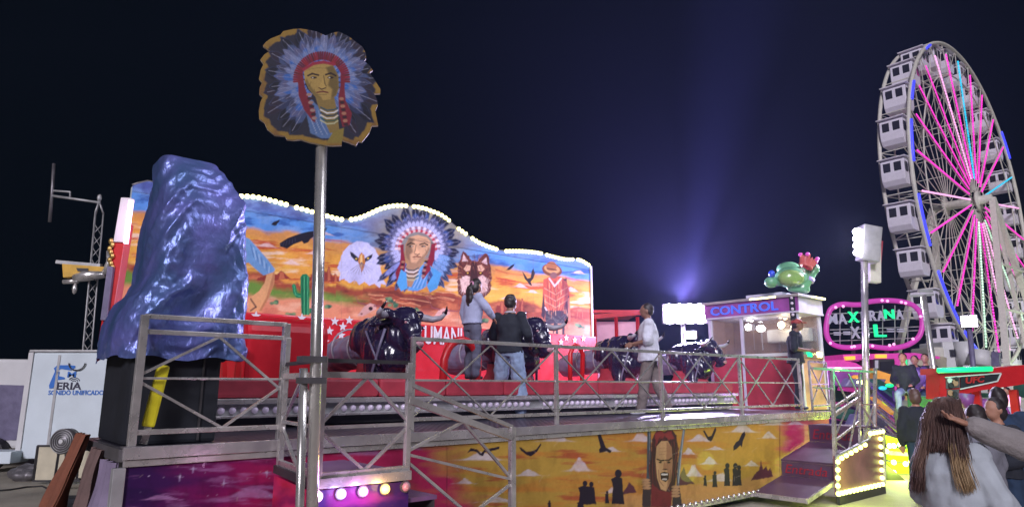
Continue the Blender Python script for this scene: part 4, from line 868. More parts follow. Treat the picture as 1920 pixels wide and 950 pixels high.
cloth('hanging_cloth', 'brown grey cloth hanging in the middle of the stage side', 'clothbrown', .5, .9, DK-.04, .25, -.07, 3, .22)
cloth('hanging_cloth', 'lilac grey cloth next to the steel corner post of the stage', 'clothlilac', .1, .48, DK-.1, .05, -.06, 5, .12)
tf = MB(); tf.prism([atN(224, 790, .9), atN(246, 822, .3), atN(226, 824, .9), atN(218, 812, 1.2)], EV*-.05); tag(tf.build('tarpaulin_flap', 'tarp'), 'small pale blue crumpled flap under the black machine at the stage corner', 'tarpaulin')
# ================================================================== sound trailer and neighbours
TY = 13.3; tl = col(40, TY, 1.0); xl, xr = tl.x, -6.6; zt_, zb_ = 2.36, .34
trl = empty('sound_trailer', ((xl+xr)/2, TY+1, 0), 'white box trailer with blue and black radio lettering on its side', 'trailer')
MB().box(xl, xr, TY, TY+2.1, zb_, zt_).build('box_body', 'white_dirty', trl, .03)
M['greenpanel'] = mat('pale_green_panel', (.38, .46, .28), .5, var=.15)
MB().box(xl+2.05, xr-.05, TY-.02, TY-.002, zb_+.1, zt_-.12).build('green_panel', 'greenpanel', trl)
MB().box(xl-.02, xr+.02, TY-.03, TY+2.12, zt_+.002, zt_+.05).build('roof_trim', 'galv', trl, .01)
MB().box(xl-.03, xl+.07, TY-.03, TY-.001, zb_, zt_-.001).build('corner_trim', 'white', trl, .01)
MB().box(xl+.55, xl+.60, TY-.012, TY-.001, zb_, zt_-.05).build('cable', 'galv', trl)
hk = MB(); hk.tube([(xl+.95+.16*math.cos(t), TY-.03, 2.15+.14*math.sin(t)) for t in np.linspace(math.pi, 2*math.pi, 10)], .012, 6); hk.build('cable_loop', 'dark', trl)
for x in (xl+.35, xl+1.9): l_ = MB(); l_.bar((x, TY+.2, 0), (x, TY+.2, zb_), .09); l_.bar((x-.15, TY+.2, .012), (x+.15, TY+.2, .012), .14, .02); l_.build('support_leg', 'dark', trl)
M['blueink'] = mat('blue_lettering', (.03, .16, .55), .5, var=.05); M['blackink'] = mat('black_lettering', (.03, .03, .06), .5, var=.05); M['redink'] = mat('red_lettering', (.45, .02, .02), .5, var=.05)
def tpos(px, py): return atY(px, py, TY-.006)
RX = Vector((1, 0, 0))
fl_ = MB()
for pts in ([(101, 690), (108, 684), (128, 684), (141, 685), (141, 689), (133, 694), (115, 691), (104, 696)], [(104, 694), (112, 697), (110, 704), (121, 707), (122, 710), (108, 712), (100, 727), (93, 728), (92, 722), (98, 708)]):
    fl_.prism([tpos(a, b) for a, b in pts], (0, -.006, 0))
fl_.build('logo_emblem', 'blueink', trl)
def ttext(s, x0, x1, y0, y1, m, bold=.01): a, b = tpos(x0, y1), tpos(x1, y1); text_obj(s, 'lettering', a, RX, ZV, tpos(x0, y0).z-a.z, (b-a).x, m, trl, .004, bold=bold)
ttext('M', 126, 142, 696, 707, 'blueink'); ttext('ERIA', 106, 152, 716, 730, 'blackink', .02); ttext('SONIDO UNIFICADO', 90, 194, 731, 740, 'blueink', .02)
sg2 = MB()
for t in range(3): sg2.tube([tpos(139+6*(t+1)*math.cos(a)*.6, 716-6*(t+1)*math.sin(a)*.5) for a in np.linspace(.3, 2.6, 8)], .008, 5)
sg2.build('signal_arcs', 'blackink', trl)
v = empty('parked_van', (xl-1.4, TY+1.2, 0), 'pale lilac van behind the sound trailer, cut off by the left edge', 'van')
vb = MB(); pr_ = [(0, .45), (0, 2.1), (.1, 2.26), (3.2, 2.3), (3.2, .45)]
vb.prism([(xl-.35-a, TY+.9, b) for a, b in pr_], (0, 1.8, 0)); vb.build('van_body', 'white', v, .06)
wn = MB(); wn.prism([(xl-.42-a, TY+.885, b) for a, b in ((0, .62), (.0, 1.35), (.12, 1.72), (2.6, 1.78), (2.6, .62))], (0, .01, 0)); wn.build('side_panel', 'greyvinyl', v)
for x in (xl-1.1, xl-3.0): w_ = MB(); w_.disc((x, TY+.86, .35), (0, -1, 0), .34, .2, 28); o = w_.build('wheel', 'rubber', v, .03); MB().disc((x, TY+.65, .35), (0, -1, 0), .2, .02, 20).build('rim', 'galv', o)
bx = MB(); bx.box(xl-.6, xl+.1, TY-.3, TY+.2, .28, .5); tag(bx.build('step_box', 'white_dirty', None, .02), 'low white step box on the ground left of the trailer', 'box')
# lattice mast with dipole aerial and yellow bracket
def lattice_mast(parent, base, top, w, bay, m='galv', name='mast', r=.016):
    base, top = Vector(base), Vector(top); d = (top-base); L = d.length; d.normalize(); off = [Vector((math.cos(a), math.sin(a), 0))*w for a in (.5, 2.6, 4.7)]
    mb = MB()
    for o_ in off: mb.tube([base+o_, top+o_], r, 6)
    mast = mb.build(name, m, parent); br = MB(); n = int(L/bay)
    for k in range(n):
        for i in range(3): br.tube([base+d*(k*bay)+off[i], base+d*((k+1)*bay)+off[(i+1) % 3]], r*.55, 4)
    br.build('lattice_bracing', m, parent); return mast
mY = 14.2; mbp = col(155, mY, 1.7); mtp = atY(186, 378, mY); mdir = (mtp-mbp).normalized(); mbase = mbp-mdir*(mbp.z/mdir.z)
mast = empty('aerial_mast', mbase, 'slim lattice mast with a dipole aerial behind the sound trailer', 'mast')
lattice_mast(mast, mbase, atY(184, 398, mY), .10, .26)
tpz = MB(); ap = atY(187, 368, mY)
for a in (.5, 2.6, 4.7): tpz.tube([atY(184, 400, mY)+Vector((math.cos(a), math.sin(a), 0))*.1, ap-ZV*.12], .02, 6)
tpz.ell(ap-ZV*.04, (.05, .05, .09), 8); tpz.build('mast_head', 'galv', mast)
bo = MB(); q1 = [atY(x, y, mY) for x, y in ((188, 380), (97, 367), (97, 357), (132, 360), (131, 370))]; bo.tube(q1[:2], .028, 8); bo.tube(q1[1:], .022, 8); bo.build('boom', 'galv', mast)
MB().tube([atY(101, 307, mY), atY(98, 358, mY), atY(93, 416, mY)], .034, 8).build('dipole_element', 'steel_dark', mast)
yb_ = empty('crane_arm', atY(155, 505, mY-.3), 'yellow steel arm with silver fittings sticking out from the lattice mast', 'arm')
ya_ = MB(); ya_.prism([atY(x, y, mY-.25) for x, y in ((116, 494), (198, 500), (198, 508), (165, 516), (118, 520))], (0, .16, 0)); ya_.build('yellow_channel', 'yellowmetal', yb_, .01)
MB().prism([atY(x, y, mY-.27) for x, y in ((143, 502), (165, 503), (165, 508), (145, 508))], (0, .012, 0)).build('slot', 'dark', yb_)
MB().bar(atY(107, 491, mY-.2), atY(190, 498, mY-.2), .09, .07).build('top_rail', 'galv', yb_)
sf = MB(); sf.tube([atY(140, 521, mY-.2), atY(160, 517, mY-.2), atY(196, 514, mY-.2)], [.09, .12, .08], 10); sf.tube([atY(119, 528, mY-.2), atY(146, 527, mY-.2)], .05, 8); sf.ell(atY(140, 541, mY-.2), (.05, .05, .12), 8); sf.tube([atY(196, 514, mY-.2), atY(205, 490, mY-.2), atY(203, 470, mY-.2)], [.07, .06, .04], 8); sf.build('silver_fittings', 'steel', yb_)
# red mast with lit tube, gold chain, at the left end of the mural
rY = 9.2
rm = empty('light_post', atY(203, 640, rY), 'red post topped by a glowing pink white tube left of the blue tarpaulin', 'light post')
MB().bar(atY(200, 640, rY), atY(236, 420, rY), .14, .16, Vector((0, 1, 0))).build('red_post', 'redpaint', rm, .01)
MB().bar(atY(226, 455, rY-.06), atY(240, 372, rY-.06), .15, .10, Vector((0, 1, 0))).build('tube_housing', 'white', rm, .01)
MB().tube([atY(236, 456, rY-.18), atY(246, 376, rY-.18)], .032, 12).build('light_tube', 'tube_pink', rm)
MB().bar(atY(196, 600, rY-.1), atY(209, 500, rY-.1), .08, .06, Vector((0, 1, 0))).build('lilac_panel', 'greyvinyl', rm)
ch = MB()
for k in range(9):
    c = atY(208+3*math.sin(k*2.1), 452+k*7, rY-.1); ch.ell(c, (.035, .025, .045), 8)
tag(ch.build('gold_chain', 'gold'), 'bunch of gold chain links hanging beside the red light post', 'chain'); lamp('POINT', atY(246, 410, rY-.5), 8, (1, .55, .9), .15)
# fan on its frame, board, black cases, cable
fY = 11.6; fc = atY(121, 826, fY)
fan = empty('floor_fan', col(121, fY, 0), 'round grey drum fan on a dark metal stand before the cream board', 'fan')
fd = MB(); fd.tube([fc+Vector((0, .12, 0)), fc+Vector((0, -.06, 0))], [.20, .205], 28); fd.build('drum', 'steel_dark', fan)
rg = MB()
for r_ in (.05, .085, .12, .155, .19): rg.tube([fc+Vector((r_*math.cos(t), -.075, r_*math.sin(t))) for t in np.linspace(0, 6.283, 29)[:-1]], .006, 5, closed=True)
rg.build('grille', 'galv', fan); MB().disc(fc+Vector((0, -.08, 0)), (0, -1, 0), .035, .02).build('hub', 'white', fan)
fr_ = MB(); bl_, br_ = col(103, fY, 0), col(160, fY, .12)
for a, b in (((100, 913), (110, 848)), ((128, 900), (124, 850)), ((144, 898), (148, 838)), ((104, 903), (150, 897)), ((108, 850), (165, 842))): fr_.bar(atY(*a, fY), atY(*b, fY), .035)
fr_.build('stand', 'dark', fan)
bY = 12.4; bd = MB(); bd.box(col(66, bY, .3).x, col(200, bY, .3).x, bY, bY+.05, .06, .66); bo_ = bd.build('cream_board', 'cream'); tag(bo_, 'long cream board with dark edging leaning in front of the trailer', 'board')
ed = MB(); x0, x1 = col(66, bY, .3).x, col(200, bY, .3).x
for a, b in (((x0, .66), (x1, .66)), ((x0, .06), (x1, .06)), ((x0, .06), (x0, .66))): ed.bar((a[0], bY-.004, a[1]), (b[0], bY-.004, b[1]), .04, .03)
ed.build('edging', 'dark', bo_)
for k, (x0, x1, Y_, z0, z1) in enumerate(((86, 210, 10.2, 0, .10), (78, 230, 9.6, 0, .09), (60, 230, 9.1, 0, .06))):
    cs = MB(); cs.box(col(x0, Y_, 0).x, col(x1, Y_, 0).x, Y_, Y_+.35, z0, z1); tag(cs.build('flat_case', 'black', None, .015), ('black flat case on the ground nearest the trailer', 'middle black flat case on the ground', 'front black flat case at the bottom left')[k], 'case')
tag(MB().tube([col(-20, 11.5, .012), col(20, 11.7, .012), col(50, 12.0, .012), col(80, 12.1, .012), col(110, 11.2, .012), col(170, 10.6, .012)], .015, 6).build('cable', 'rubber'), 'thin black cable lying on the ground beside the trailer', 'cable')
gb = MB(); gb.ell(col(52, 12.9, .12), (.38, .2, .16), 12); tag(remesh(gb, 'crumpled_bag', 'steel_dark', None, .03, 2, .05, 6), 'dark green crumpled bag under the trailer', 'bag')
# ================================================================== people
M['hair_dark'] = mat('dark_hair', (.020, .013, .012), .5, var=.4, nscale=30); M['hair_brown'] = mat('brown_hair', (.10, .052, .04), .5, var=.25, nscale=6)
M['hair_blond'] = mat('blond_hair_ends', (.36, .24, .12), .5, var=.2, nscale=6)
M['hair_light'] = mat('light_brown_hair', (.19, .11, .075), .45, var=.2, nscale=6); M['jeans_pale'] = mat('pale_denim', (.22, .29, .43), .85, var=.18, nscale=14, bump=.2, bscale=60); M['jeans_grey'] = mat('grey_denim', (.10, .10, .15), .85, var=.25, nscale=10, bump=.2, bscale=60)
M['jeans_dark'] = mat('dark_denim', (.015, .035, .075), .85, var=.3, nscale=8); M['cloth_navy'] = mat('black_navy_cloth', (.013, .016, .024), .85, var=.3)
M['cloth_lilac'] = mat('pale_lilac_top', (.34, .36, .52), .8, var=.12, bump=.2, bscale=30); M['cloth_white'] = mat('white_cotton', (.52, .52, .60), .8, var=.08, bump=.2, bscale=30)
M['cloth_beige'] = mat('beige_trousers', (.16, .13, .12), .85, var=.15); M['hoodie'] = mat('pale_grey_sweatshirt', (.42, .46, .50), .9, var=.12, nscale=8, bump=.5, bscale=9)
M['hoodie_grey'] = mat('grey_sweatshirt', (.17, .17, .20), .9, var=.15, bump=.3, bscale=50); M['sleeve'] = mat('grey_brown_sleeve', (.26, .235, .23), .9, var=.15, nscale=14, bump=.4, bscale=60)
M['shoe_white'] = mat('white_trainer', (.6, .6, .66), .5, var=.08); M['shoe_dark'] = mat('dark_shoe', (.02, .02, .025), .5, var=.2); M['cap_red'] = mat('red_cap', (.30, .04, .03), .7, var=.15); M['pinkband'] = mat('pink_hair_tie', (.6, .25, .4), .6)
def person(label, pos, face, H=1.72, top='cloth_navy', bottom='jeans_pale', shoes='shoe_dark', skin='skin', hair='hair_dark', hairstyle='short', J=None, tl=0.0, sleeves=1.0, loose=1.0, baggy=1.0, vox=.014, group=None, skirt=0, legs=True, sh=1.0, collar=None, fingers=False):
    """face: heading in degrees, 0 = +x.  local: x forward, y left, z up; J overrides joints (metres at H=1.72)"""
    j = dict(pel=(0, 0, .93), chest=(0, 0, 1.26), neck=(0, 0, 1.44), head=(.02, 0, 1.60),
             shL=(0, .185*sh, 1.39), shR=(0, -.185*sh, 1.39), elL=(-.02, .235*sh, 1.11), elR=(-.02, -.235*sh, 1.11), wrL=(.05, .235*sh, .86), wrR=(.05, -.235*sh, .86),
             hiL=(0, .09, .90), hiR=(0, -.09, .90), knL=(.02, .11, .49), knR=(.02, -.11, .49), anL=(-.02, .12, .08), anR=(-.02, -.12, .08))
    j.update(J or {}); k = H/1.72; rot = Matrix.Rotation(math.radians(face), 3, 'Z'); j = {a: Vector(b)*k for a, b in j.items()}
    root = empty('person', pos, label, 'person', group); base = Vector(pos)
    def T(p): return base+rot @ Vector(p)
    def lp(a, b, f): return j[a].lerp(j[b], f)
    def ering(c, rx, ry, n=20): return [c+Vector((rx*math.cos(t), ry*math.sin(t), 0))*k for t in np.linspace(0, 2*math.pi, n+1)[:-1]]
    B = MB(); torso = [(j['pel']-Vector((0, 0, .09))*k, .10, .155), (j['pel']+Vector((0, 0, .02))*k, .105, .160), (lp('pel', 'chest', .4), .095, .138), (j['chest'], .115, .165), (lp('chest', 'neck', .55), .105, .165), (lp('chest', 'neck', .9), .075, .09), (j['neck']+Vector((0, 0, .03))*k, .055, .058)]
    B.loft([ering(*t) for t in torso]); B.cone(j['neck'], j['head']-Vector((.015, 0, .04))*k, .056*k, .052*k)
    hd = j['head']; hr = [(0, 0, .02, .095, .077, .105), (.02, 0, -.035, .072, .062, .075), (-.012, 0, .025, .092, .079, .095)]
    for x, y, z, a, b, c in hr: B.ell(hd+Vector((x, y, z))*k, (a*k, b*k, c*k), 16)
    B.ell(hd+Vector((.095, 0, -.008))*k, (.022*k, .014*k, .025*k), 8); B.ell(hd+Vector((.080, 0, -.055))*k, (.02*k, .026*k, .012*k), 8); B.ell(hd+Vector((.085, 0, .03))*k, (.015*k, .045*k, .012*k), 8)
    for s_ in (-1, 1): B.ell(hd+Vector((-.005, s_*.079, -.005))*k, (.022*k, .012*k, .032*k), 8)
    for s_ in 'LR':
        B.cone(j['sh'+s_], j['el'+s_], .048*k, .040*k); B.cone(j['el'+s_], j['wr'+s_], .040*k, .027*k); B.ell(lp('sh'+s_, 'el'+s_, .02), .054*k, 10)
        d = (j['wr'+s_]-j['el'+s_]).normalized(); sd = d.cross(Vector((1, 0, 0))); sd = (sd if sd.length > .2 else d.cross(ZV)).normalized(); up_ = sd.cross(d)
        pm = j['wr'+s_]+d*.05*k; r3 = Matrix((d, sd, up_)).transposed(); B.ell(pm, (.055*k, .042*k, .018*k), 10, r3)
        for q_, (o_, L_) in enumerate(((-.030, .062), (-.010, .075), (.010, .070), (.028, .055))):
            a_ = pm+d*.035*k+sd*o_*k; b_ = a_+d*L_*.5*k+up_*.006*k; c_ = b_+d*L_*.42*k-up_*.022*k; B.cone(a_, b_, .0095*k, .009*k, 6); B.cone(b_, c_, .009*k, .0075*k, 6)
        a_ = pm-d*.02*k-sd*.036*k; B.cone(a_, a_+(d*.035-sd*.022)*k, .012*k, .010*k, 6); B.cone(a_+(d*.035-sd*.022)*k, a_+(d*.062-sd*.022-up_*.01)*k, .010*k, .008*k, 6)
        if legs:
            B.cone(j['hi'+s_], j['kn'+s_], .082*k, .055*k); B.cone(j['kn'+s_], j['an'+s_], .054*k, .036*k); B.cone(j['an'+s_]-Vector((0, 0, .03))*k, j['an'+s_]+Vector((.13, 0, -.045))*k, .035*k, .026*k)
    def done(mb, name, m, v=None, disp=0, ds=6, parent=root, sm=3):
        mb.v = [T(p) for p in mb.v]; return remesh(mb, name, m, parent, v or vox, sm, disp, ds, len(label))
    done(B, 'body', skin)
    t = MB(); g_ = .022*loose; hem = j['pel']+Vector((0, 0, -.02-tl))*k
    rr = [(hem, .115+g_+.015*loose, .170+g_+.01*loose), (lp('pel', 'chest', .3), .112+g_, .158+g_), (lp('pel', 'chest', .7), .118+g_, .165+g_), (j['chest']+Vector((0, 0, .02))*k, .122+g_, .178+g_*.8), (lp('chest', 'neck', .50), .108+g_*.8, .182+g_*.5), (lp('chest', 'neck', .74), .095+g_*.6, .145+g_*.5), (lp('chest', 'neck', .93), .07+g_*.4, .09+g_*.4), (j['neck']+Vector((0, 0, .012))*k, .060+g_*.3, .066+g_*.3)]
    t.loft([ering(*q_) for q_ in rr])
    for s_ in 'LR':
        t.ell(j['sh'+s_]-Vector((0, (.01 if s_ == 'L' else -.01), .004))*k, (.066+g_*.55)*k, 12); t.cone(lp('sh'+s_, 'el'+s_, .06)-Vector((0, (.02 if s_ == 'L' else -.02), .01))*k, lp('sh'+s_, 'el'+s_, .98), (.056+g_*.75)*k, (.050+g_)*k)
        if sleeves > .6:
            t.cone(j['el'+s_], lp('el'+s_, 'wr'+s_, .90), (.050+g_)*k, (.036+g_*.8)*k)
    if sleeves <= .6: pass
    done(t, 'top', top, None, .010*loose, 7)
    if collar:
        c = MB(); c.v = []; pts = [j['neck']+Vector((.068*math.cos(a), .072*math.sin(a), .015))*k for a in np.linspace(0, 6.283, 17)[:-1]]; c.tube(pts, .011*k, 8, closed=True); c.v = [T(p) for p in c.v]; c.build('collar', collar, root)
    if legs:
        p = MB(); w = .02*baggy; p.loft([ering(j['pel']+Vector((0, 0, .08))*k, .112, .160), ering(j['pel']+Vector((0, 0, -.0))*k, .120, .172+w*.3), ering(j['pel']+Vector((0, 0, -.10))*k, .112, .165+w*.3)])
        for s_ in 'LR':
            p.cone(j['hi'+s_], j['kn'+s_], (.086+w*.6)*k, (.060+w)*k); p.cone(j['kn'+s_], j['an'+s_]+Vector((0, 0, .02))*k, (.060+w)*k, (.046+w*1.1)*k)
        done(p, 'trousers', bottom, None, .012*baggy, 8)
        for s_ in 'LR':
            f_ = MB(); a = j['an'+s_]; f_.cone(a+Vector((-.03, 0, -.035))*k, a+Vector((.09, 0, -.042))*k, .040*k, .036*k); f_.cone(a+Vector((.05, 0, -.045))*k, a+Vector((.15, 0, -.05))*k, .038*k, .028*k); f_.ell(a, (.045*k, .04*k, .05*k), 10)
            done(f_, 'shoe', shoes, .012)
    h = MB()
    if hairstyle != 'bald':
        h.ell(hd+Vector((-.022, 0, .035))*k, (.096*k, .087*k, .105*k), 16); 
        if hairstyle == 'short': h.ell(hd+Vector((-.045, 0, -.0))*k, (.068*k, .080*k, .08*k), 14)
        else: h.ell(hd+Vector((-.05, 0, -.02))*k, (.075*k, .088*k, .11*k), 14)
        if hairstyle == 'long':
            h.loft([[hd+(Vector((x, 0, z))+Vector((rx*math.cos(a), ry*math.sin(a), 0)))*k for a in np.linspace(0, 6.283, 17)[:-1]] for x, z, rx, ry in ((-.04, .03, .07, .088), (-.075, -.10, .055, .105), (-.10, -.22, .045, .125), (-.12, -.34, .035, .12), (-.12, -.44, .02, .09))])
        if hairstyle == 'ponytail':
            h.ell(hd+Vector((-.10, 0, .03))*k, .04*k, 10); h.loft([[hd+(Vector((x, 0, z))+Vector((rx*math.cos(a), ry*math.sin(a), 0)))*k for a in np.linspace(0, 6.283, 17)[:-1]] for x, z, rx, ry in ((-.11, .03, .03, .035), (-.16, -.03, .045, .065), (-.17, -.14, .05, .085), (-.165, -.27, .045, .085), (-.16, -.38, .03, .06), (-.16, -.44, .012, .025))])
        ho = done(h, 'hair', hair, max(.012, vox*.9), .008, 18)
    return root, j, T, k, hd
# ------------------------------------------------------------------ people on the stage
def dkpt(px, py): p = atZ(px, py, DK); return Vector((p.x, p.y, DK+.005))
bent = dict(chest=(.03, 0, 1.25), neck=(.06, 0, 1.42), head=(.09, 0, 1.57))
p1 = dkpt(955, 782)
person('man in a black jumper with white collar and pale baggy jeans seen from behind', p1, 62, 1.80, 'cloth_navy', 'jeans_pale', 'shoe_dark', 'skin_dark', 'hair_dark', 'short',
       dict(neck=(.02, 0, 1.44), head=(.05, 0, 1.585), hiL=(0, .10, .90), hiR=(0, -.10, .90), knL=(.02, .15, .49), knR=(.02, -.15, .49), anL=(-.02, .18, .08), anR=(-.02, -.17, .08), elL=(.02, .28, 1.14), elR=(.02, -.28, 1.14), wrL=(.2, .22, 1.02), wrR=(.2, -.22, 1.02)), tl=.03, loose=1.15, baggy=2.0, sh=1.08, collar='cloth_white', vox=.013)
gp = R(sn(atN(884, 700, 1.98))[0], 1.98, DK+.535)
ro_, jj, TT, kk, hd_ = person('young woman with a long brown ponytail and pale lilac top leaning on the red mat', gp, 40, 1.42, 'cloth_lilac', 'jeans_grey', 'shoe_dark', 'skin', 'hair_dark', 'ponytail',
       dict(chest=(.03, 0, 1.26), neck=(.05, 0, 1.44), head=(.08, -.03, 1.60), elL=(.02, .27, 1.15), wrL=(.08, .28, .93), elR=(.10, -.28, 1.20), wrR=(.25, -.26, 1.05), knL=(.04, .10, .49), anL=(-.0, .10, .08)), tl=-.03, loose=1.3, baggy=1.4, vox=.013)
hb = MB(); hb.tube([TT(hd_+Vector((-.115+.0*a, .035*math.cos(a), .03+.035*math.sin(a)))*kk) for a in np.linspace(0, 6.283, 13)[:-1]], .012, 6, closed=True); hb.build('hair_tie', 'pinkband', ro_)
p3 = dkpt(1222, 777)
person('heavy man in a white t-shirt and white trainers walking left along the stage', p3, 172, 1.76, 'cloth_white', 'cloth_beige', 'shoe_white', 'skin_dark', 'hair_dark', 'short',
       dict(hiL=(0, .08, .90), knL=(.10, .09, .49), anL=(.16, .09, .08), knR=(-.10, -.09, .50), anR=(-.26, -.09, .11), elR=(.02, -.25, 1.12), wrR=(.24, -.16, 1.08), elL=(.04, .22, 1.12), wrL=(.25, .14, 1.08), chest=(.01, 0, 1.26)), tl=.10, loose=1.9, sleeves=.5, baggy=1.3, vox=.013)
p4 = dkpt(1500, 768)
ro_, jj, TT, kk, hd_ = person('man in black with a dark red cap standing beside the control booth and looking down', p4, -25, 1.76, 'cloth_navy', 'cloth_navy', 'shoe_dark', 'skin_dark', 'hair_dark', 'short',
       dict(neck=(.03, 0, 1.43), head=(.08, 0, 1.57), elR=(.0, -.25, 1.12), wrR=(.25, -.10, 1.08), elL=(.02, .25, 1.12), wrL=(.26, .10, 1.10)), tl=.05, loose=1.2, sleeves=.5, vox=.013)
cp_ = MB(); cp_.ell(hd_+Vector((-.015, 0, .055))*kk, (.105*kk, .092*kk, .075*kk), 16); cp_.prism([hd_+Vector((x, y, .05-.1*x))*kk for x, y in ((.06, -.07), (.13, -.065), (.17, 0), (.13, .065), (.06, .07))], Vector((0, 0, .012))); cp_.v = [TT(p) for p in cp_.v]; cp_.build('cap', 'cap_red', ro_)
# ------------------------------------------------------------------ foreground people on the ground
wp = col(1840, 4.1, 0)
ro_, jj, TT, kk, hd_ = person('woman with long brown hair in a pale grey sweatshirt, back to the camera', wp, 22, 1.625, 'hoodie', 'jeans_pale', 'shoe_white', 'skin', 'hair_brown', 'round',
       dict(head=(.03, 0, 1.60), elL=(.02, .235, 1.12), elR=(.05, -.24, 1.13), wrR=(.22, -.18, 1.0), wrL=(.18, .16, .98)), tl=.12, loose=1.45, sh=.86, vox=.009)
def strands(parent, TT, k, hd, specs, m, seed, n=46, r=.0055):
    rr = random.Random(seed); mb = MB()
    for _ in range(n):
        f = rr.random(); pts = []; off = Vector((rr.gauss(0, 1), rr.gauss(0, 1), rr.gauss(0, .6)))*.011; m_ = len(specs)-1; cut = rr.uniform(.82, 1.04)*m_; wv = rr.uniform(0, 6.28)
        for q_ in range(m_*3+1):
            t = min(q_/3, cut); i = min(int(t), m_-1); u = t-i; s0_, s1_ = specs[i], specs[i+1]
            A = Vector(s0_[0]).lerp(Vector(s0_[1]), f); B_ = Vector(s1_[0]).lerp(Vector(s1_[1]), f); C_ = A.lerp(B_, u)+off*(.35+t/m_*1.3)+Vector((.004*math.sin(t*3+wv), .005*math.cos(t*2.3+wv), 0))
            pts.append(TT(hd+C_*k))
            if q_/3 >= cut: break
        if len(pts) > 2: mb.tube(pts, [r]*(len(pts)-1)+[r*.3], 4)
    mb.build('hair_strands', m, parent)
strands(ro_, TT, kk, hd_, [((-.04, .03, .13), (.04, .04, .12)), ((-.08, .085, .03), (.0, .095, .02)), ((-.11, .10, -.10), (-.02, .11, -.10)), ((-.15, .11, -.22), (-.06, .13, -.22)), ((-.19, .10, -.36), (-.11, .19, -.36)), ((-.19, .13, -.46), (-.13, .21, -.44))], 'hair_brown', 2, 700, .0015)
strands(ro_, TT, kk, hd_, [((-.09, -.05, .10), (-.09, .06, .10)), ((-.125, -.07, -.02), (-.125, .085, -.02)), ((-.12, -.08, -.12), (-.13, .095, -.12)), ((-.13, -.06, -.2), (-.145, .10, -.2))], 'hair_brown', 5, 700, .0015)
strands(ro_, TT, kk, hd_, [((-.08, .02, .12), (-.02, .05, .13)), ((-.12, .04, .02), (-.06, .10, .03)), ((-.14, .06, -.10), (-.09, .12, -.10)), ((-.17, .08, -.22), (-.12, .15, -.22)), ((-.2, .10, -.33), (-.16, .18, -.33))], 'hair_light', 9, 320, .0015)
strands(ro_, TT, kk, hd_, [((-.06, -.05, .12), (.02, -.06, .12)), ((-.10, -.085, .02), (-.04, -.095, .02)), ((-.13, -.10, -.10), (-.07, -.12, -.11)), ((-.17, -.12, -.25), (-.10, -.15, -.25))], 'hair_brown', 3, 560, .0015)
strands(ro_, TT, kk, hd_, [((-.12, -.09, -.08), (-.07, -.11, -.08)), ((-.155, -.10, -.17), (-.11, -.13, -.17)), ((-.175, -.13, -.29), (-.13, -.155, -.29)), ((-.17, -.16, -.42), (-.14, -.18, -.40))], 'hair_blond', 4, 400, .0015)
# friend outside the frame whose arm reaches in to the woman's head
ap_ = col(2075, 3.9, 0)
hx = col(1803, 3.95, 0); hand = atY(1818, 796, 3.92); elb = atY(1925, 838, 3.85); sho = atY(2035, 850, 3.9)
def loc(p, base, face): return Matrix.Rotation(-math.radians(face), 3, 'Z') @ (Vector(p)-Vector(base))
fc_ = 160; H_ = 1.70; kf = H_/1.72
J_ = {k_: tuple(loc(v_, ap_, fc_)/kf) for k_, v_ in (('wrL', hand), ('elL', elb), ('shL', sho))}
swap = {'wrR': J_['wrL'], 'elR': J_['elL'], 'shR': J_['shL']}
person('person at the right edge reaching a grey brown sleeve towards the woman\'s hair', ap_, fc_, H_, 'sleeve', 'jeans_dark', 'shoe_white', 'skin', 'hair_dark', 'short', swap, loose=1.35, vox=.006)
person('person in a grey sweatshirt and dark jeans standing close behind the long haired woman', col(1872, 6.2, 0), 100, 1.53, 'hoodie_grey', 'jeans_dark', 'shoe_dark', 'skin', 'hair_dark', 'round', dict(elR=(.05, -.25, 1.12), wrR=(.22, -.10, 1.05)), tl=.05, loose=1.6, baggy=1.6, vox=.012)
person('curly haired person in black half hidden at the right edge, turned to the left', col(1908, 6.8, 0), 190, 1.58, 'cloth_navy', 'jeans_dark', 'shoe_dark', 'skin', 'hair_dark', 'round', dict(wrL=(.2, .1, 1.05)), loose=1.4, vox=.012)
0 and person('person with dark hair behind the reaching arm at the right edge', col(1846, 6.6, 0), 80, 1.66, 'hoodie_grey', 'jeans_dark', 'shoe_dark', 'skin', 'hair_dark', 'short', None, loose=1.4, vox=.014)
person('person with light brown hair facing the frog ride, left of the long haired woman', col(1738, 10.5, 0), 70, 1.66, 'cloth_navy', 'jeans_dark', 'shoe_dark', 'skin', 'hair_brown', 'round', None, loose=1.4, vox=.016)
person('person in a dark green coat at the far right edge of the crowd', col(1912, 7.4, 0), 60, 1.68, 'jeans_dark', 'jeans_dark', 'shoe_dark', 'skin', 'hair_dark', 'round', None, loose=1.9, vox=.016)
# ================================================================== right stair with lettered risers
rs_ = empty('exit_stair', R(10.3, -.5, 0), 'purple lettered steps with a bulb framed side board at the right end of the stage', 'stairs')
M['purple2'] = mat('purple_step', (.085, .045, .085), .4, var=.25, nscale=3); M['redscript'] = mat('red_script', (.30, .015, .03), .5, var=.05)
n_in, n_out = -.03, -.86
def tread(s0, z0, s1, z1):
    t = MB(); t.add([R(s0, n_in, z0), R(s0, n_out, z0), R(s1, n_out, z1), R(s1, n_in, z1), R(s0, n_in, z0-.03), R(s0, n_out, z0-.03), R(s1, n_out, z1-.03), R(s1, n_in, z1-.03)], [(0, 1, 2, 3), (7, 6, 5, 4), (0, 4, 5, 1), (1, 5, 6, 2), (2, 6, 7, 3), (3, 7, 4, 0)]); t.build('tread', 'purple2', rs_)
s1_ = sn(atN(1516, 800, n_in))[0]; s2_ = sn(atN(1465, 870, n_in))[0]; s3_ = sn(atN(1409, 922, n_in))[0]
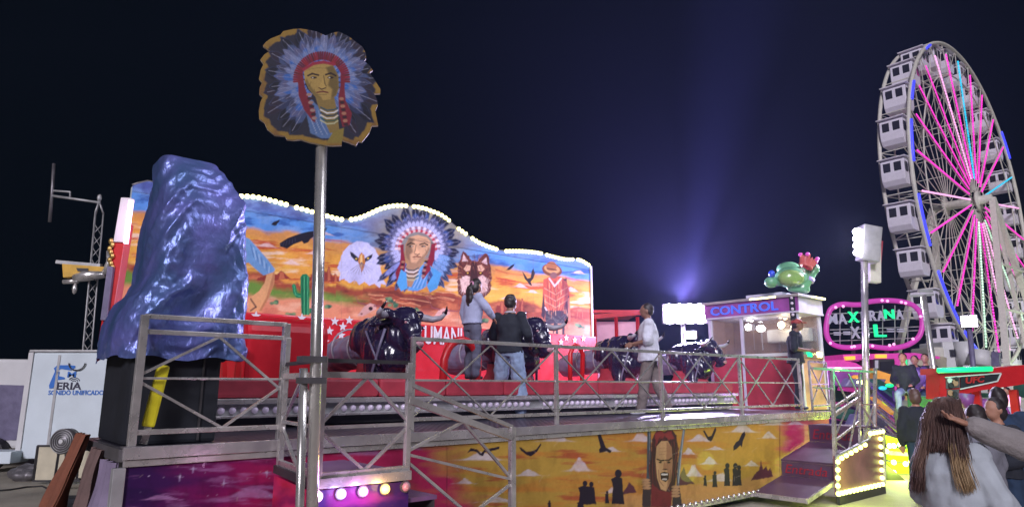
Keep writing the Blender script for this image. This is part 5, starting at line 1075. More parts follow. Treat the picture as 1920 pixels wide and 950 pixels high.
z1t, z1b = atN(1516, 795, n_in).z, atN(1516, 827, n_in).z; z2t, z2b = atN(1465, 860, n_in).z, atN(1465, 890, n_in).z; z3 = atN(1409, 924, n_in).z
tread(s1_, z1t, s1_+.5, z1t); tread(s2_, z2t+.003, s1_-.014, z1b); tread(s3_, z3, s2_-.014, z2b)
for s_, a, b, tx in ((s1_, z1b, z1t-.03, 'Entrada'), (s2_, z2b, z2t-.03, 'Entrada')):
    MB().add([R(s_-.0, n_in, a), R(s_, n_out, a), R(s_, n_out, b), R(s_, n_in, b), R(s_+.02, n_in, a), R(s_+.02, n_out, a), R(s_+.02, n_out, b), R(s_+.02, n_in, b)], [(0, 1, 2, 3), (7, 6, 5, 4), (0, 4, 5, 1), (1, 5, 6, 2), (2, 6, 7, 3), (3, 7, 4, 0)]).build('riser', 'purple2', rs_)
    text_obj(tx, 'lettering', R(s_-.006, n_in-.06, a+(b-a)*.2), -NV, ZV, (b-a)*.62, .66, 'redscript', rs_, .003, shear=.25)
MB().bar(R(s3_, n_in, z3-.01), R(s3_, n_out, z3-.01), .03, .06).build('front_edge', 'steel', rs_); MB().bar(R(s3_, n_out-.0, z3-.02), R(s2_, n_out, z2b-.02), .03, .06).build('outer_edge', 'steel', rs_)
tri_px = [(1567, 855), (1628, 822), (1632, 806), (1655, 804), (1657, 905), (1570, 928)]
BN = -.92; tri = [atN(x, y, BN) for x, y in tri_px]
tb = MB(); tb.prism(tri, NV*.04); M['pinkboard'] = mat('pink_streaked_board', (.20, .09, .10), .45, var=.6, nscale=3); tb.build('side_board', 'pinkboard', rs_)
ed_ = MB()
for a, b in zip(tri, tri[1:]+tri[:1]): ed_.bar(a-NV*.012, b-NV*.012, .05, .025)
ed_.build('board_edging', 'galv', rs_)
bt = MB(); bt.bar(atN(1572, 940, BN), atN(1658, 916, BN), .05, .14); bt.build('wooden_base', 'dark', rs_)
b0 = None
def bulbline(pts, n):
    global b0, bp0
    for k in range(n):
        f = k/(n-1) if n > 1 else 0; x = pts[0][0]+(pts[1][0]-pts[0][0])*f; y = pts[0][1]+(pts[1][1]-pts[0][1])*f; p = atN(x, y, BN-.03)
        if b0 is None: b0 = MB().ell(p, .036, 10).build('bulb', 'bulb_l', rs_); bp0 = p
        else: c = b0.copy(); COL.objects.link(c); c.location = b0.location+(p-bp0)
bulbline(((1572, 925), (1655, 907)), 13); bulbline(((1571, 910), (1571, 865)), 4); bulbline(((1578, 858), (1622, 833)), 6); bulbline(((1632, 812), (1655, 808)), 5); bulbline(((1651, 822), (1654, 895)), 6)
lamp('POINT', atN(1612, 890, BN-.35), 12, (.75, 1, .12), .15); lamp('POINT', atN(1640, 925, BN-.6), 14, (.75, 1, .12), .15)
# truss railing above the right stair
tr_ = empty('metal_railing', atN(1563, 820, -.86), 'stainless stair railing with crossed struts above the bulb framed side board', 'railing')
def Q(x, y, n=-.86): return atN(x, y, n)
for a, b, w in (((1560, 690), (1566, 868), .05), ((1612, 700), (1612, 842), .035), ((1641, 690), (1640, 800), .05)): MB().bar(Q(*a), Q(*b), w).build('post', 'steel', tr_)
for a, b, w in (((1563, 764), (1609, 733), .035), ((1563, 778), (1611, 746), .05), ((1563, 828), (1611, 790), .03)): MB().bar(Q(*a), Q(*b), w).build('sloping_rail', 'steel', tr_)
for a, b in (((1564, 822), (1590, 760)), ((1610, 748), (1592, 842)), ((1566, 828), (1592, 845)), ((1612, 842), (1641, 750)), ((1612, 752), (1640, 800)), ((1590, 700), (1612, 745)), ((1563, 700), (1590, 755))): MB().bar(Q(*a), Q(*b), .022).build('brace', 'steel', tr_)
for a, b, w in (((1523, 690), (1641, 697), .035), ((1526, 726), (1560, 728), .02), ((1606, 758), (1648, 757), .02)): MB().bar(Q(*a), Q(*b), w).build('top_rail', 'steel', tr_)
r2 = empty('metal_railing', R(11.0, .05, DK), 'short dark crossed railing between the capped man and the stair', 'railing')
q1, q2 = atN(1524, 770, .1), atN(1556, 766, .1); q1.z = q2.z = DK; lattice(r2, [q1, q2], .88, .1, .48, 1, .03); posts(r2, [q1, q2], .88, .035)
# ================================================================== control booth
BC = Vector((6.0, 14.0, 0)); bw, bdp = 1.06, 2.15; bz0, bz1 = DK-.1, 3.62
def BR(s, n, z): return BC+EV*s+NV*n+ZV*z
booth = empty('control_booth', BR(.5, 1, bz0), 'glazed control booth with pink fascia and blue letters at the end of the bull ride', 'booth')
def bbox(s0, s1, n0, n1, z0, z1, nm, m, bev=.006, par=None):
    return MB().obox(BR((s0+s1)/2, (n0+n1)/2, (z0+z1)/2), EV*((s1-s0)/2), NV*((n1-n0)/2), ZV*((z1-z0)/2)).build(nm, m, par or booth, bev)
M['pinkfascia'] = mat('pink_violet_fascia', (.24, .06, .26), .4, var=.5, nscale=2); M['lilacwall'] = mat('lilac_white_frame', (.50, .48, .60), .4, var=.1); M['boothwood'] = mat('brown_inner_wall', (.22, .13, .09), .6, var=.3); M['boothpaint'] = mat('airbrushed_orange_board', (.42, .24, .14), .45, var=.5, nscale=2.5)
zs, zh = 2.33, 3.22
bbox(0, bw, 0, bdp, bz0, bz0+.06, 'floor', 'dark'); bbox(0, .05, 0, bdp, bz0+.061, zs, 'lower_wall', 'redpad'); bbox(.051, bw, -.0, .05, bz0+.061, zs-.05, 'lower_wall', 'boothpaint'); bbox(bw-.05, bw, .051, bdp, bz0+.061, zh, 'rear_wall', 'boothwood'); bbox(.051, bw-.051, bdp-.05, bdp, bz0+.061, zh, 'end_wall', 'boothwood')
bbox(-.06, bw+.05, -.06, bdp+.06, zh+.001, zh+.04, 'ceiling', 'lilacwall'); bbox(-.05, .0, -.05, bdp+.05, zh+.041, bz1-.06, 'fascia', 'pinkfascia'); bbox(.001, bw+.04, -.05, -.001, zh+.041, bz1-.06, 'fascia', 'lilacwall'); bbox(-.10, bw+.1, -.10, bdp+.1, bz1-.059, bz1, 'roof', 'galv')
for s0, s1, n0, n1 in ((0, .07, 0, .07), (0, .06, bdp-.07, bdp), (0, .05, bdp*.60, bdp*.60+.05), (bw-.06, bw, 0, .06)): bbox(s0-.01, s1, n0-.01, n1, bz0+.061, zh, 'frame_post', 'lilacwall')
bbox(-.02, .06, .07, bdp-.07, zs+.001, zs+.07, 'counter', 'white'); bbox(.07, bw-.07, -.02, .055, zs-.049, zs+.03, 'counter', 'boothwood')
for n0, n1 in ((.075, bdp*.60-.01), (bdp*.6+.055, bdp-.075)): bbox(.02, .026, n0, n1, zs+.075, zh-.002, 'window', 'glass', 0)
bbox(.075, bw-.065, .02, .026, zs+.035, zh-.002, 'window', 'glass', 0)
bbox(.80, .98, .15, 1.15, zh-.55, zh-.25, 'air_conditioner', 'white', .04); bbox(.965, .985, 1.35, 1.37, zs+.2, zs+.6, 'switch_plate', 'white'); bbox(.3, .9, .15, .55, zs-.25, zs+.12, 'control_desk', 'dark')
bulb_black = bbox(-.055, -.05, .0, .13, zs+.1, bz1-.06, 'bulb_column', 'black', 0)
b0 = None
for k in range(9):
    p = BR(-.06, .065, zs+.25+k*.12)
    if b0 is None: b0 = MB().ell(p, .032, 10).build('bulb', 'bulb_w', booth); bp0 = p
    else: c = b0.copy(); COL.objects.link(c); c.location = b0.location+(p-bp0)
M['blueletter'] = mat('blue_sign_letter', (.05, .10, .60), .4, emit=(.05, .12, .7), es=.7, var=.1)
text_obj('CONTROL', 'lettering', BR(-.056, bdp-.12, zh+.085), -NV, ZV, .20, bdp-.5, 'blueletter', booth, .01, bold=.02)
for (s_, n_, z_, c_, nm) in ((.55, .55, zh-.05, (1, .8, .5), 'warm'), (.45, 1.3, zh-.05, (1, .95, .9), 'white')): MB().ell(BR(s_, n_, z_), (.045, .045, .02), 10).build('ceiling_lamp', led('booth_lamp_'+nm, c_, 8), booth); lamp('POINT', BR(s_, n_, z_-.15), 12, c_, .08)
for s_, c_, nm in ((.25, 'led_green', 'green'), (.7, 'bulb_y', 'yellow')): bbox(s_, s_+.22, -.03, -.002, zs-.02, zs+.10, 'signal_light', c_, .01)
bbox(-.11, -.095, .4, 1.0, bz1-.05, bz1-.02, 'roof_light', 'bulb_y', 0); bbox(.5, 1.1, -.13, -.11, bz1-.045, bz1-.015, 'roof_light', 'bulb_y', 0)
# ------------------------------------------------------------------ crowned frog figure on the booth roof
M['frog'] = mat('frog_green', (.13, .34, .18), .25, var=.2, nscale=3, coat=.5); M['frogbelly'] = mat('frog_belly', (.22, .36, .10), .25, var=.15, coat=.5); M['crown'] = mat('crown_pink_red', (.55, .12, .10), .35, var=.2); M['ballblue'] = mat('shiny_blue', (.03, .08, .65), .3); M['wristband'] = mat('lilac_band', (.35, .3, .6), .5)
fgY = 14.3
def FP(x, y, d=0): return atY(x, y, fgY+d)
u_ = fgY/F*1.0
frog = empty('frog_figure', FP(1485, 546), 'fat green frog figure with a pink crown lying on the control booth roof', 'figure')
fb_ = MB(); fb_.ell(FP(1483, 520, .05), (30*u_, .32, 20*u_), 20); fb_.ell(FP(1478, 504, .25), (22*u_, .26, 14*u_), 16)
fb_.ell(FP(1446, 529, -.05), (13*u_, .14, 11*u_), 14); fb_.cone(FP(1450, 530), FP(1466, 526), 8*u_, 10*u_); fb_.cone(FP(1505, 541), FP(1518, 520), 9*u_, 9*u_); fb_.cone(FP(1518, 522), FP(1527, 507), 8*u_, 7*u_); fb_.ell(FP(1528, 504), (8*u_, .12, 10*u_), 12); fb_.cone(FP(1482, 540), FP(1512, 543), 7*u_, 7*u_); fb_.ell(FP(1500, 512, .1), (18*u_, .2, 14*u_), 12)
remesh(fb_, 'body', 'frog', frog, .02, 4)
bl2 = MB(); bl2.ell(FP(1483, 521, -.12), (25*u_, .20, 16*u_), 20); bl2.build('belly', 'frogbelly', frog)
cr_ = MB(); c0 = FP(1510, 500, -.15); rt = Matrix.Rotation(math.radians(28), 3, 'Y')
def CR(x, y, z): return c0+rt @ Vector((x, y, z))
for a in range(18):
    t = 2*math.pi*a/18; t2 = 2*math.pi*(a+1)/18; r1, r2 = .13, .18; h_ = .16+(.05 if a % 3 == 0 else 0)
    cr_.add([CR(r1*math.cos(t), r1*math.sin(t), 0), CR(r1*math.cos(t2), r1*math.sin(t2), 0), CR(r2*math.cos(t2), r2*math.sin(t2), .15), CR(r2*math.cos((t+t2)/2), r2*math.sin((t+t2)/2), h_+.05), CR(r2*math.cos(t), r2*math.sin(t), .15)], [(0, 1, 2, 3, 4)])
cr_.tube([CR(.135*math.cos(t), .135*math.sin(t), .01) for t in np.linspace(0, 6.283, 19)[:-1]], .02, 6, closed=True); co_ = cr_.build('crown', 'crown', frog)
for a in range(5): t = 2*math.pi*a/5+.3; MB().ell(CR(.19*math.cos(t), .19*math.sin(t), .22), .045, 10).build('crown_ball', 'tube_magenta', co_)
MB().ell(FP(1447, 513, -.12), (6*u_, .07, 7*u_), 12).build('blue_ball', 'ballblue', frog)
wb = MB(); wb.tube([FP(1516, 527, -.0), FP(1519, 521, -.0)], 9.6*u_, 16); wb.build('wristband', 'wristband', frog)
bbox(.1, .5, .35, 1.2, bz1+.001, bz1+.09, 'roof_hatch', 'lilacwall')
M['led_mint'] = led('mint_white_led', (.62, 1.0, .70), .9)
# ================================================================== lamp poles and floodlights
def flood(name, label, c, aim, w, h, cells, energy, par=None, em='lamp_white', col=(.82, .78, 1), group=None):
    c = Vector(c); d = (Vector(aim)-c).normalized(); a = d.cross(ZV).normalized(); b = a.cross(d)
    f = MB(); f.obox(c-d*.05, a*(w/2), b*(h/2), d*.05); root = f.build(name, 'steel_dark', par, .01)
    if not par: tag(root, label, 'floodlight', group)
    nx, ny = cells
    for i in range(nx):
        for j in range(ny):
            cc = c+a*((i+.5)/nx-.5)*w*.92+b*((j+.5)/ny-.5)*h*.92+d*.006
            (MB().ell(cc, (w*.56/nx, w*.3/nx, h*.58/ny), 14) if em == 'lamp_bright' else MB().obox(cc, a*(w*.41/nx), b*(h*.41/ny), d*.006)).build('led_panel', em, root)
    if energy: lamp('SPOT', c+d*.12, energy, col, max(w, h)*.35, aim, spot=150, blend=.6)
    return root
# pole beside the booth: lamp bank and grey boxes behind
PY1 = 15.0; b1 = col(1626, PY1, 0); t1 = atY(1619, 432, PY1)
lp1 = empty('lamp_pole', b1, 'chrome lamp pole with a glowing bank of lamps between the booth and the ferris wheel', 'lamp pole')
MB().tube([b1, atY(1620, 470, PY1)], .075, 14).build('pole', 'chrome_trim', lp1)
mid = atY(1620, 455, PY1-.1); hz_ = MB(); 
MB().bar(atY(1632, 425, PY1), atY(1626, 490, PY1), .42, .30, Vector((0, 1, 0))).build('housing', 'galv', lp1, .02)
for k in range(4): p = atY(1607.5+.5*k, 434+k*13, PY1-.2); MB().ell(p, (.10, .12, .085), 12).build('lamp_lens', 'lamp_white', lp1)
lamp('SPOT', atY(1598, 455, PY1-.5), 800, (.82, .76, 1), .25, R(5, 1, 1), spot=120)
MB().bar(atY(1638, 448, PY1+.3), atY(1638, 530, PY1+.3), .26, .2, Vector((0, 1, 0))).build('ballast_box', 'wheelwhite', lp1, .02); MB().bar(atY(1650, 452, PY1+.35), atY(1643, 530, PY1+.35), .10, .1, Vector((0, 1, 0))).build('ballast_frame', 'redpad', lp1)
# big blinding floodlight behind the ride and a smaller one under it
fc1 = atY(1284, 588, 17.0); fl1 = empty('floodlight_stand', (fc1.x, fc1.y, 0), 'mast with the blinding white floodlight left of the control booth', 'floodlight')
MB().tube([(fc1.x, fc1.y+.25, 0), (fc1.x, fc1.y+.25, fc1.z)], .06, 10).build('pole', 'galv', fl1)
M['lamp_bright'] = led('blinding_flood_glow', (.84, .76, 1.0), 40)
flood('lamp_head', '', fc1, (3, 3, 1.5), 1.12, .50, (4, 2), 2600, fl1, 'lamp_bright', (.74, .68, 1))
fc2 = atY(1294, 628, 16.6); flood('floodlight', 'small pale floodlight just under the blinding one', fc2, (3, 3, 1.5), .34, .2, (1, 1), 0)
# thin pole at the right with cross bar
PY2 = 12.5; b2 = col(1760, PY2, 0); t2 = atY(1731, 553, PY2)
lp2 = empty('lamp_pole', b2, 'thin leaning pole with a small cross bar in front of the ferris wheel', 'pole')
MB().tube([b2, atY(1760, 760, PY2), t2], .055, 12).build('pole', 'chrome_trim', lp2); MB().bar(atY(1704, 555, PY2), atY(1750, 552, PY2), .04).build('cross_bar', 'galv', lp2); MB().bar(atY(1722, 545, PY2), atY(1748, 545, PY2), .06).build('box', 'galv', lp2)
# ================================================================== ticket stall behind the bulls
sY = 19.0
stall = empty('market_stall', col(1160, sY, 0), 'small pink lit stall with a red frame right of the mural', 'stall')
x0, x1 = atY(1116, 640, sY).x, atY(1197, 640, sY).x; zt_ = atY(1150, 594, sY).z; M['pinkpanel'] = mat('pink_panel', (.55, .30, .38), .5, emit=(.6, .25, .4), es=.25, var=.1)
MB().box(x0, x1, sY+.3, sY+2, .1, zt_-.1).build('back_panel', 'pinkpanel', stall)
fr = MB(); MB().bar((x0-.1, sY, zt_), (x1+.1, sY, zt_+.12), .12).build('roof_beam', 'redpaint', stall)
for x in (x0, x0*.5+x1*.5, x1): MB().bar((x, sY, 0), (x, sY, zt_), .07).build('post', 'redpaint', stall)
MB().box(x0-.1, x1+.1, sY-.02, sY+2.1, zt_+.12, zt_+.2).build('roof', 'redpaint', stall)
# ================================================================== word sign of the frog ride
gY = 26.0; gc = atY(1641, 608, gY)
sgn = empty('ride_sign', (gc.x, gc.y, gc.z-1.2), 'double lobed sign with magenta tube edge reading MAXI RANA XL', 'sign')
def GP(x, y, d=0): return atY(x, y, gY+d)
pts = [(1553, 590), (1560, 577), (1578, 570), (1600, 571), (1618, 570), (1632, 565), (1665, 563), (1695, 566), (1715, 574), (1727, 590), (1729, 612), (1722, 632), (1702, 646), (1675, 652), (1650, 651), (1625, 648), (1598, 651), (1572, 649), (1556, 640), (1549, 620)]
sm_ = []
for i in range(len(pts)):
    p0, p1_, p2_, p3_ = [np.array(pts[(i+k) % len(pts)], float) for k in (-1, 0, 1, 2)]
    for t in np.linspace(0, 1, 5)[:-1]: sm_.append(tuple(.5*((2*p1_)+(-p0+p2_)*t+(2*p0-5*p1_+4*p2_-p3_)*t*t+(-p0+3*p1_-3*p2_+p3_)*t**3)))
MB().tube([GP(*p) for p in sm_], .10, 8, closed=True).build('outline_tube', 'tube_magenta', sgn)
gr = MB()
for y in (585, 600, 615, 622, 636): gr.bar(GP(1556, y+3, .1), GP(1724, y-3, .1), .03)
for x in (1575, 1597, 1620, 1655, 1678, 1702): gr.bar(GP(x, 572, .1), GP(x, 648, .1), .03)
gr.build('grid_frame', 'galv', sgn)
M['letterunlit'] = mat('unlit_silver_letter', (.30, .30, .36), .4, .3, emit=(.5, .48, .65), es=.40, var=.2)  # letters without light of their own, brightened by an added weak emission
for ch, x, w, y0, y1, m in (('M', 1553, 17, 588, 607, 'letterunlit'), ('A', 1573, 15, 588, 607, 'letterunlit'), ('X', 1591, 20, 584, 604, 'led_green'), ('I', 1616, 5, 584, 602, 'letterunlit'), ('R', 1631, 13, 582, 601, 'letterunlit'), ('A', 1646, 13, 582, 601, 'letterunlit'), ('N', 1659, 18, 580, 597, 'led_green'), ('A', 1681, 13, 580, 598, 'letterunlit'), ('X', 1596, 17, 612, 634, 'letterunlit'), ('L', 1640, 22, 608, 631, 'led_green'), ('=', 1564, 12, 622, 628, 'letterunlit'), ('=', 1582, 12, 621, 627, 'letterunlit'), ('=', 1664, 12, 616, 622, 'letterunlit'), ('=', 1683, 12, 616, 622, 'letterunlit')):
    a = GP(x, y1, -.05); text_obj(ch, 'letter', a, RX, ZV, GP(x, y0).z-GP(x, y1).z, GP(x+w, y1).x-GP(x, y1).x, m, sgn, .04, bold=.012)
for x, y in ((1567, 576), (1581, 574), (1618, 572), (1654, 563), (1664, 564), (1690, 566), (1698, 568), (1726, 593), (1712, 635), (1668, 647), (1676, 645), (1597, 650), (1602, 649), (1557, 643), (1636, 648)): MB().ell(GP(x, y, -.12), .06, 8).build('bulb', 'led_pink2', sgn)
for x in (1600, 1662): MB().bar(GP(x, 650, .15), GP(x, 690, .15), .12).build('support', 'dark', sgn)
# ================================================================== frog ride below the sign
kY = 24.0
def KP(x, y, d=0): return atY(x, y, kY+d)
rd_ = empty('frog_ride', col(1650, kY, 0), 'frog ride roof with pink and yellow light strips below the word sign', 'ride')
M['roofpink'] = mat('magenta_canopy', (.50, .05, .30), .4, emit=(.7, .05, .4), es=.35, var=.2); M['amber'] = mat('amber_strip', (.6, .35, .05), .4, emit=(1, .55, .05), es=.8, var=.2); M['orangeglow'] = mat('orange_panel', (.75, .33, .05), .5, emit=(.8, .33, .05), es=.30, var=.15); M['limeglow'] = mat('lime_lit_panel', (.35, .5, .02), .5, emit=(.50, .72, .02), es=.75, var=.3, nscale=1.5)
M['darkgreen'] = mat('dark_green_panel', (.02, .09, .06), .5, var=.3); M['violetmix'] = mat('violet_lit_metal', (.12, .06, .25), .45, .3, var=.4, nscale=2)
def quad(pts, nm, m, par, th=.1, f=KP): return MB().prism([f(*p) for p in pts], (0, th, 0)).build(nm, m, par)
quad([(1580, 664), (1715, 661), (1762, 668), (1762, 672), (1712, 672), (1582, 674)], 'canopy', 'roofpink', rd_, 2.5); quad([(1582, 668), (1601, 667), (1601, 674), (1584, 675)], 'light_strip', 'amber', rd_, -.1); quad([(1640, 664), (1660, 664), (1660, 671), (1640, 671)], 'light_strip', 'amber', rd_, -.1)
quad([(1545, 676), (1580, 674), (1605, 680), (1622, 690), (1622, 697), (1545, 697)], 'lower_canopy', 'roofpink', rd_, 1.5)
quad([(1638, 672), (1682, 672), (1682, 700), (1638, 696)], 'cabin_front', 'dark', rd_, 1.0); quad([(1640, 675), (1646, 675), (1646, 690), (1640, 690)], 'window', 'cloth_white', rd_, -.03); quad([(1650, 678), (1676, 676), (1676, 694), (1650, 694)], 'window', 'darkglass', rd_, -.05)
MB().bar(KP(1683, 670), KP(1685, 745), .18).build('post', 'roofpink', rd_); quad([(1685, 676), (1700, 673), (1700, 692), (1685, 694)], 'green_screen', 'led_green', rd_); quad([(1703, 673), (1710, 673), (1710, 690), (1703, 691)], 'white_panel', 'white', rd_)
MB().bar(KP(1545, 689, -.3), KP(1622, 689, -.3), .05).build('light_strip', 'led_pink2', rd_)
quad([(1635, 690), (1685, 706), (1674, 721), (1643, 712)], 'orange_wing', 'orangeglow', rd_, .4, lambda x, y: KP(x, y, -1.5))
cp2 = MB(); cp2.tube([KP(1735, 708, 4), KP(1735, 668, 4)], .75, 20); tag(cp2.build('water_tank', 'cream'), 'pale round tank beside the frog ride and the wheel', 'tank')
tag(quad([(1562, 690), (1640, 693), (1740, 752), (1800, 800), (1640, 800), (1562, 760)], 'ride_backdrop', 'violetmix', None, .3, lambda x, y: KP(x, y, 1.0)), 'dim violet back wall of the frog ride floor', 'wall')
# inclined jumping arms / ramps with coloured lamps
rr_ = random.Random(5)
ramp = empty('ride_ramp', col(1690, 17, 0), 'steep ramp of silver and green lit rails leading up to the frog ride', 'ramp')
for k, (a, b, w, m) in enumerate((((1640, 712), (1760, 800), .26, 'darkgreen'), ((1640, 725), (1745, 812), .20, 'violetmix'), ((1648, 742), (1740, 822), .06, 'steel'), ((1672, 738), (1762, 800), .05, 'steel'), ((1690, 742), (1765, 792), .04, 'steel'), ((1644, 806), (1710, 872), .05, 'limeglow'), ((1655, 752), (1750, 826), .035, 'limeglow'), ((1640, 772), (1736, 846), .05, 'steel'), ((1660, 800), (1730, 866), .04, 'steel'), ((1700, 752), (1775, 806), .05, 'steel'), ((1650, 735), (1700, 770), .05, 'led_mint'), ((1600, 800), (1640, 770), .05, 'steel'), ((1640, 760), (1735, 840), .10, 'steel'), ((1650, 778), (1730, 850), .05, 'limeglow'), ((1640, 795), (1720, 862), .06, 'steel'), ((1700, 760), (1760, 815), .05, 'limeglow'), ((1636, 745), (1676, 775), .16, 'orangeglow'), ((1655, 755), (1690, 790), .10, 'roofpink'), ((1665, 792), (1725, 858), .05, 'steel'), ((1670, 765), (1735, 775), .04, 'steel'))):
    MB().bar(atY(*a, 17.5+.1*k), atY(*b, 15.5+.1*k), w, .06).build('rail', m, ramp)
for x, y, m in ((1655, 727, 'led_cyan'), (1668, 722, 'led_green'), (1614, 716, 'bulb_y'), (1571, 692, 'bulb_y'), (1604, 706, 'orangeglow')): MB().ell(atY(x, y, 16.5), (.10, .08, .05), 10).build('ride_lamp', m, ramp)
# carriages and clutter seen through the stair railing
for k in range(16):
    x = 1570+rr_.random()*75; y = 705+rr_.random()*100; m = ('violetmix', 'roofpink', 'darkgreen', 'steel', 'greyvinyl', 'pinkfascia')[k % 6]
    s_ = MB(); p = atY(x, y, 19+rr_.random()*2); s_.obox(p, Vector((.25+.3*rr_.random(), 0, -.1*rr_.random())), Vector((0, .2, 0)), Vector((.1, 0, .10+.12*rr_.random()))); s_.build('carriage_panel', m, rd_, .05)
# lime lit step unit on the ground
lm = empty('lit_step_unit', atY(1690, 905, 13.5), 'yellow green glowing step unit on the ground behind the bulb framed board', 'steps')
for k, (pts, m) in enumerate((([(1660, 815), (1705, 828), (1722, 870), (1665, 862)], 'limeglow'), ([(1662, 865), (1735, 872), (1738, 893), (1690, 897)], 'limeglow'), ([(1668, 845), (1722, 850), (1722, 856), (1668, 852)], 'white'), ([(1664, 832), (1700, 836), (1700, 841), (1664, 838)], 'darkgreen'))):
    quad(pts, 'lit_step', m, lm, .2, lambda x, y, k=k: atY(x, y, 14-.15*k))
for x, y in ((1668, 835), (1676, 835), (1688, 833), (1676, 866), (1698, 869), (1708, 865), (1676, 885), (1662, 845)): MB().ell(atY(x, y, 13.3), .05, 8).build('bulb', 'bulb_y', lm)
lamp('POINT', atY(1700, 800, 13.6), 60, (.7, 1, .1), .3); lamp('POINT', atY(1690, 870, 12.8), 150, (.7, 1, .1), .3)
dr = MB(); dr.prism([atY(x, y, 12.9) for x, y in ((1660, 868), (1740, 935), (1735, 948), (1660, 925))], (0, .4, 0)); tag(dr.build('dark_ramp_cover', 'dark'), 'dark sloping cover on the ground in front of the lime lit steps', 'cover')
# ================================================================== red ride front with green tube
uY = 12.0
def UP(x, y, d=0): return atY(x, y, uY+d)
uf = empty('red_ride_front', col(1840, uY, 0), 'red ride front with a black UFC panel and a green light tube along its top', 'ride front')
def uq(p, nm, m, th=.1, d=0, bev=0, par=uf): return MB().prism([UP(x, y, d) for x, y in p], (0, th, 0)).build(nm, m, par, bev)
uq([(1757, 690), (1860, 690), (1930, 683), (1960, 684), (1960, 698), (1757, 702)], 'top_beam', 'redpaint', .5); uq([(1762, 702), (1960, 698), (1960, 712), (1905, 722), (1835, 732), (1772, 748), (1762, 748)], 'red_body', 'redpaint', .4)
uq([(1800, 706), (1877, 699), (1870, 714), (1800, 728)], 'sign_panel', 'black', -.02, -.004)
o_ = MB(); pl_ = [UP(*p, -.03) for p in ((1772, 707), (1877, 699), (1870, 714), (1800, 729))]
for a, b in zip(pl_, pl_[1:]): o_.bar(a, b, .02)
o_.build('silver_outline', 'white', uf)
uq([(1773, 708), (1798, 706), (1798, 726), (1773, 728)], 'picture_panel', 'steel_dark', -.02, -.004); uq([(1775, 730), (1797, 729), (1797, 744), (1775, 745)], 'picture_panel', 'steel_dark', -.02, -.004)
for x, y, r, m in ((1781, 713, .05, 'white'), (1790, 717, .06, 'skin'), (1783, 722, .05, 'dark'), (1782, 736, .05, 'skin'), (1790, 738, .05, 'dark'), (1793, 710, .04, 'dark')): MB().disc(UP(x, y, -.045), (0, -1, 0), r, .01, 12).build('picture_shape', m, uf)
a = UP(1811, 719, -.04); text_obj('UFC', 'lettering', a, (UP(1844, 715)-UP(1811, 718)).normalized(), ZV, UP(1811, 706).z-UP(1811, 718).z, UP(1844, 715).x-a.x, 'redink', uf, .008, shear=.2, bold=.03)
MB().tube([UP(1759, 694, -.1), UP(1859, 691, -.1)], .045, 10).build('green_tube', 'led_green', uf); lamp('POINT', UP(1800, 700, -.6), 8, (.1, 1, .35), .2)
for x in (1764, 1830, 1900): MB().bar(UP(x, 730, .3), Vector((UP(x, 760, .3).x, UP(x, 760, .3).y, 0)), .12).build('leg', 'redpaint', uf)
cup = MB(); cup.tube([UP(1812, 764, -.4), UP(1812, 738, -.4)], [.09, .12], 16); cu_ = cup.build('litter_bin', 'pinkfascia'); tag(cu_, 'pink red banded bin below the red ride front', 'bin')
tag(MB().box(UP(1825, 750).x, UP(1875, 750).x, uY+1, uY+2, UP(1825, 768).z, UP(1825, 744).z).build('green_panel_box', 'darkgreen'), 'dark green box between the red ride front and the crowd', 'box')
tag(MB().tube([UP(1900, 762, .5), UP(1902, 742, .5)], .10, 10).build('violet_lantern', 'led_pink2'), 'small violet glowing lantern at the right edge', 'lantern')
# riders waiting on the frog ride
for k, (x, lab) in enumerate(((1700, 'left rider in dark clothes sitting in the violet light of the frog ride'), (1722, 'middle rider with pink lit face on the frog ride'), (1742, 'right rider beside the thin leaning pole on the frog ride'))):
    p = atY(x, 738, 15+.3*k); hz0 = atY(x, 694+4*(k % 2), 15+.3*k).z; hh = 1.25
    person(lab, Vector((p.x, p.y, hz0-hh*1.0)), 235, hh*1.3, ('cloth_navy', 'violetmix', 'cloth_navy')[k], 'jeans_pale' if k == 0 else 'jeans_dark', 'shoe_dark', 'skin', 'hair_dark', 'short',
           dict(pel=(-.05, 0, .55+.30), chest=(0, 0, 1.18), knL=(.42, .14, .80), knR=(.42, -.14, .80), anL=(.45, .14, .40), anR=(.45, -.14, .40), hiL=(0, .1, .84), hiR=(0, -.1, .84), wrL=(.35, .15, 1.0), wrR=(.35, -.15, 1.0), elL=(.08, .24, 1.1), elR=(.08, -.24, 1.1)), vox=.02, loose=1.3, group='riders on the frog ride')
bn = MB(); bn.bar(atY(1685, 742, 15.6), atY(1760, 742, 15.6), .5, .25); tag(bn.build('rider_bench', 'violetmix'), 'violet lit bench under the three riders', 'bench')
lamp('POINT', atY(1722, 712, 13.6), 45, (.6, .25, 1), .3)
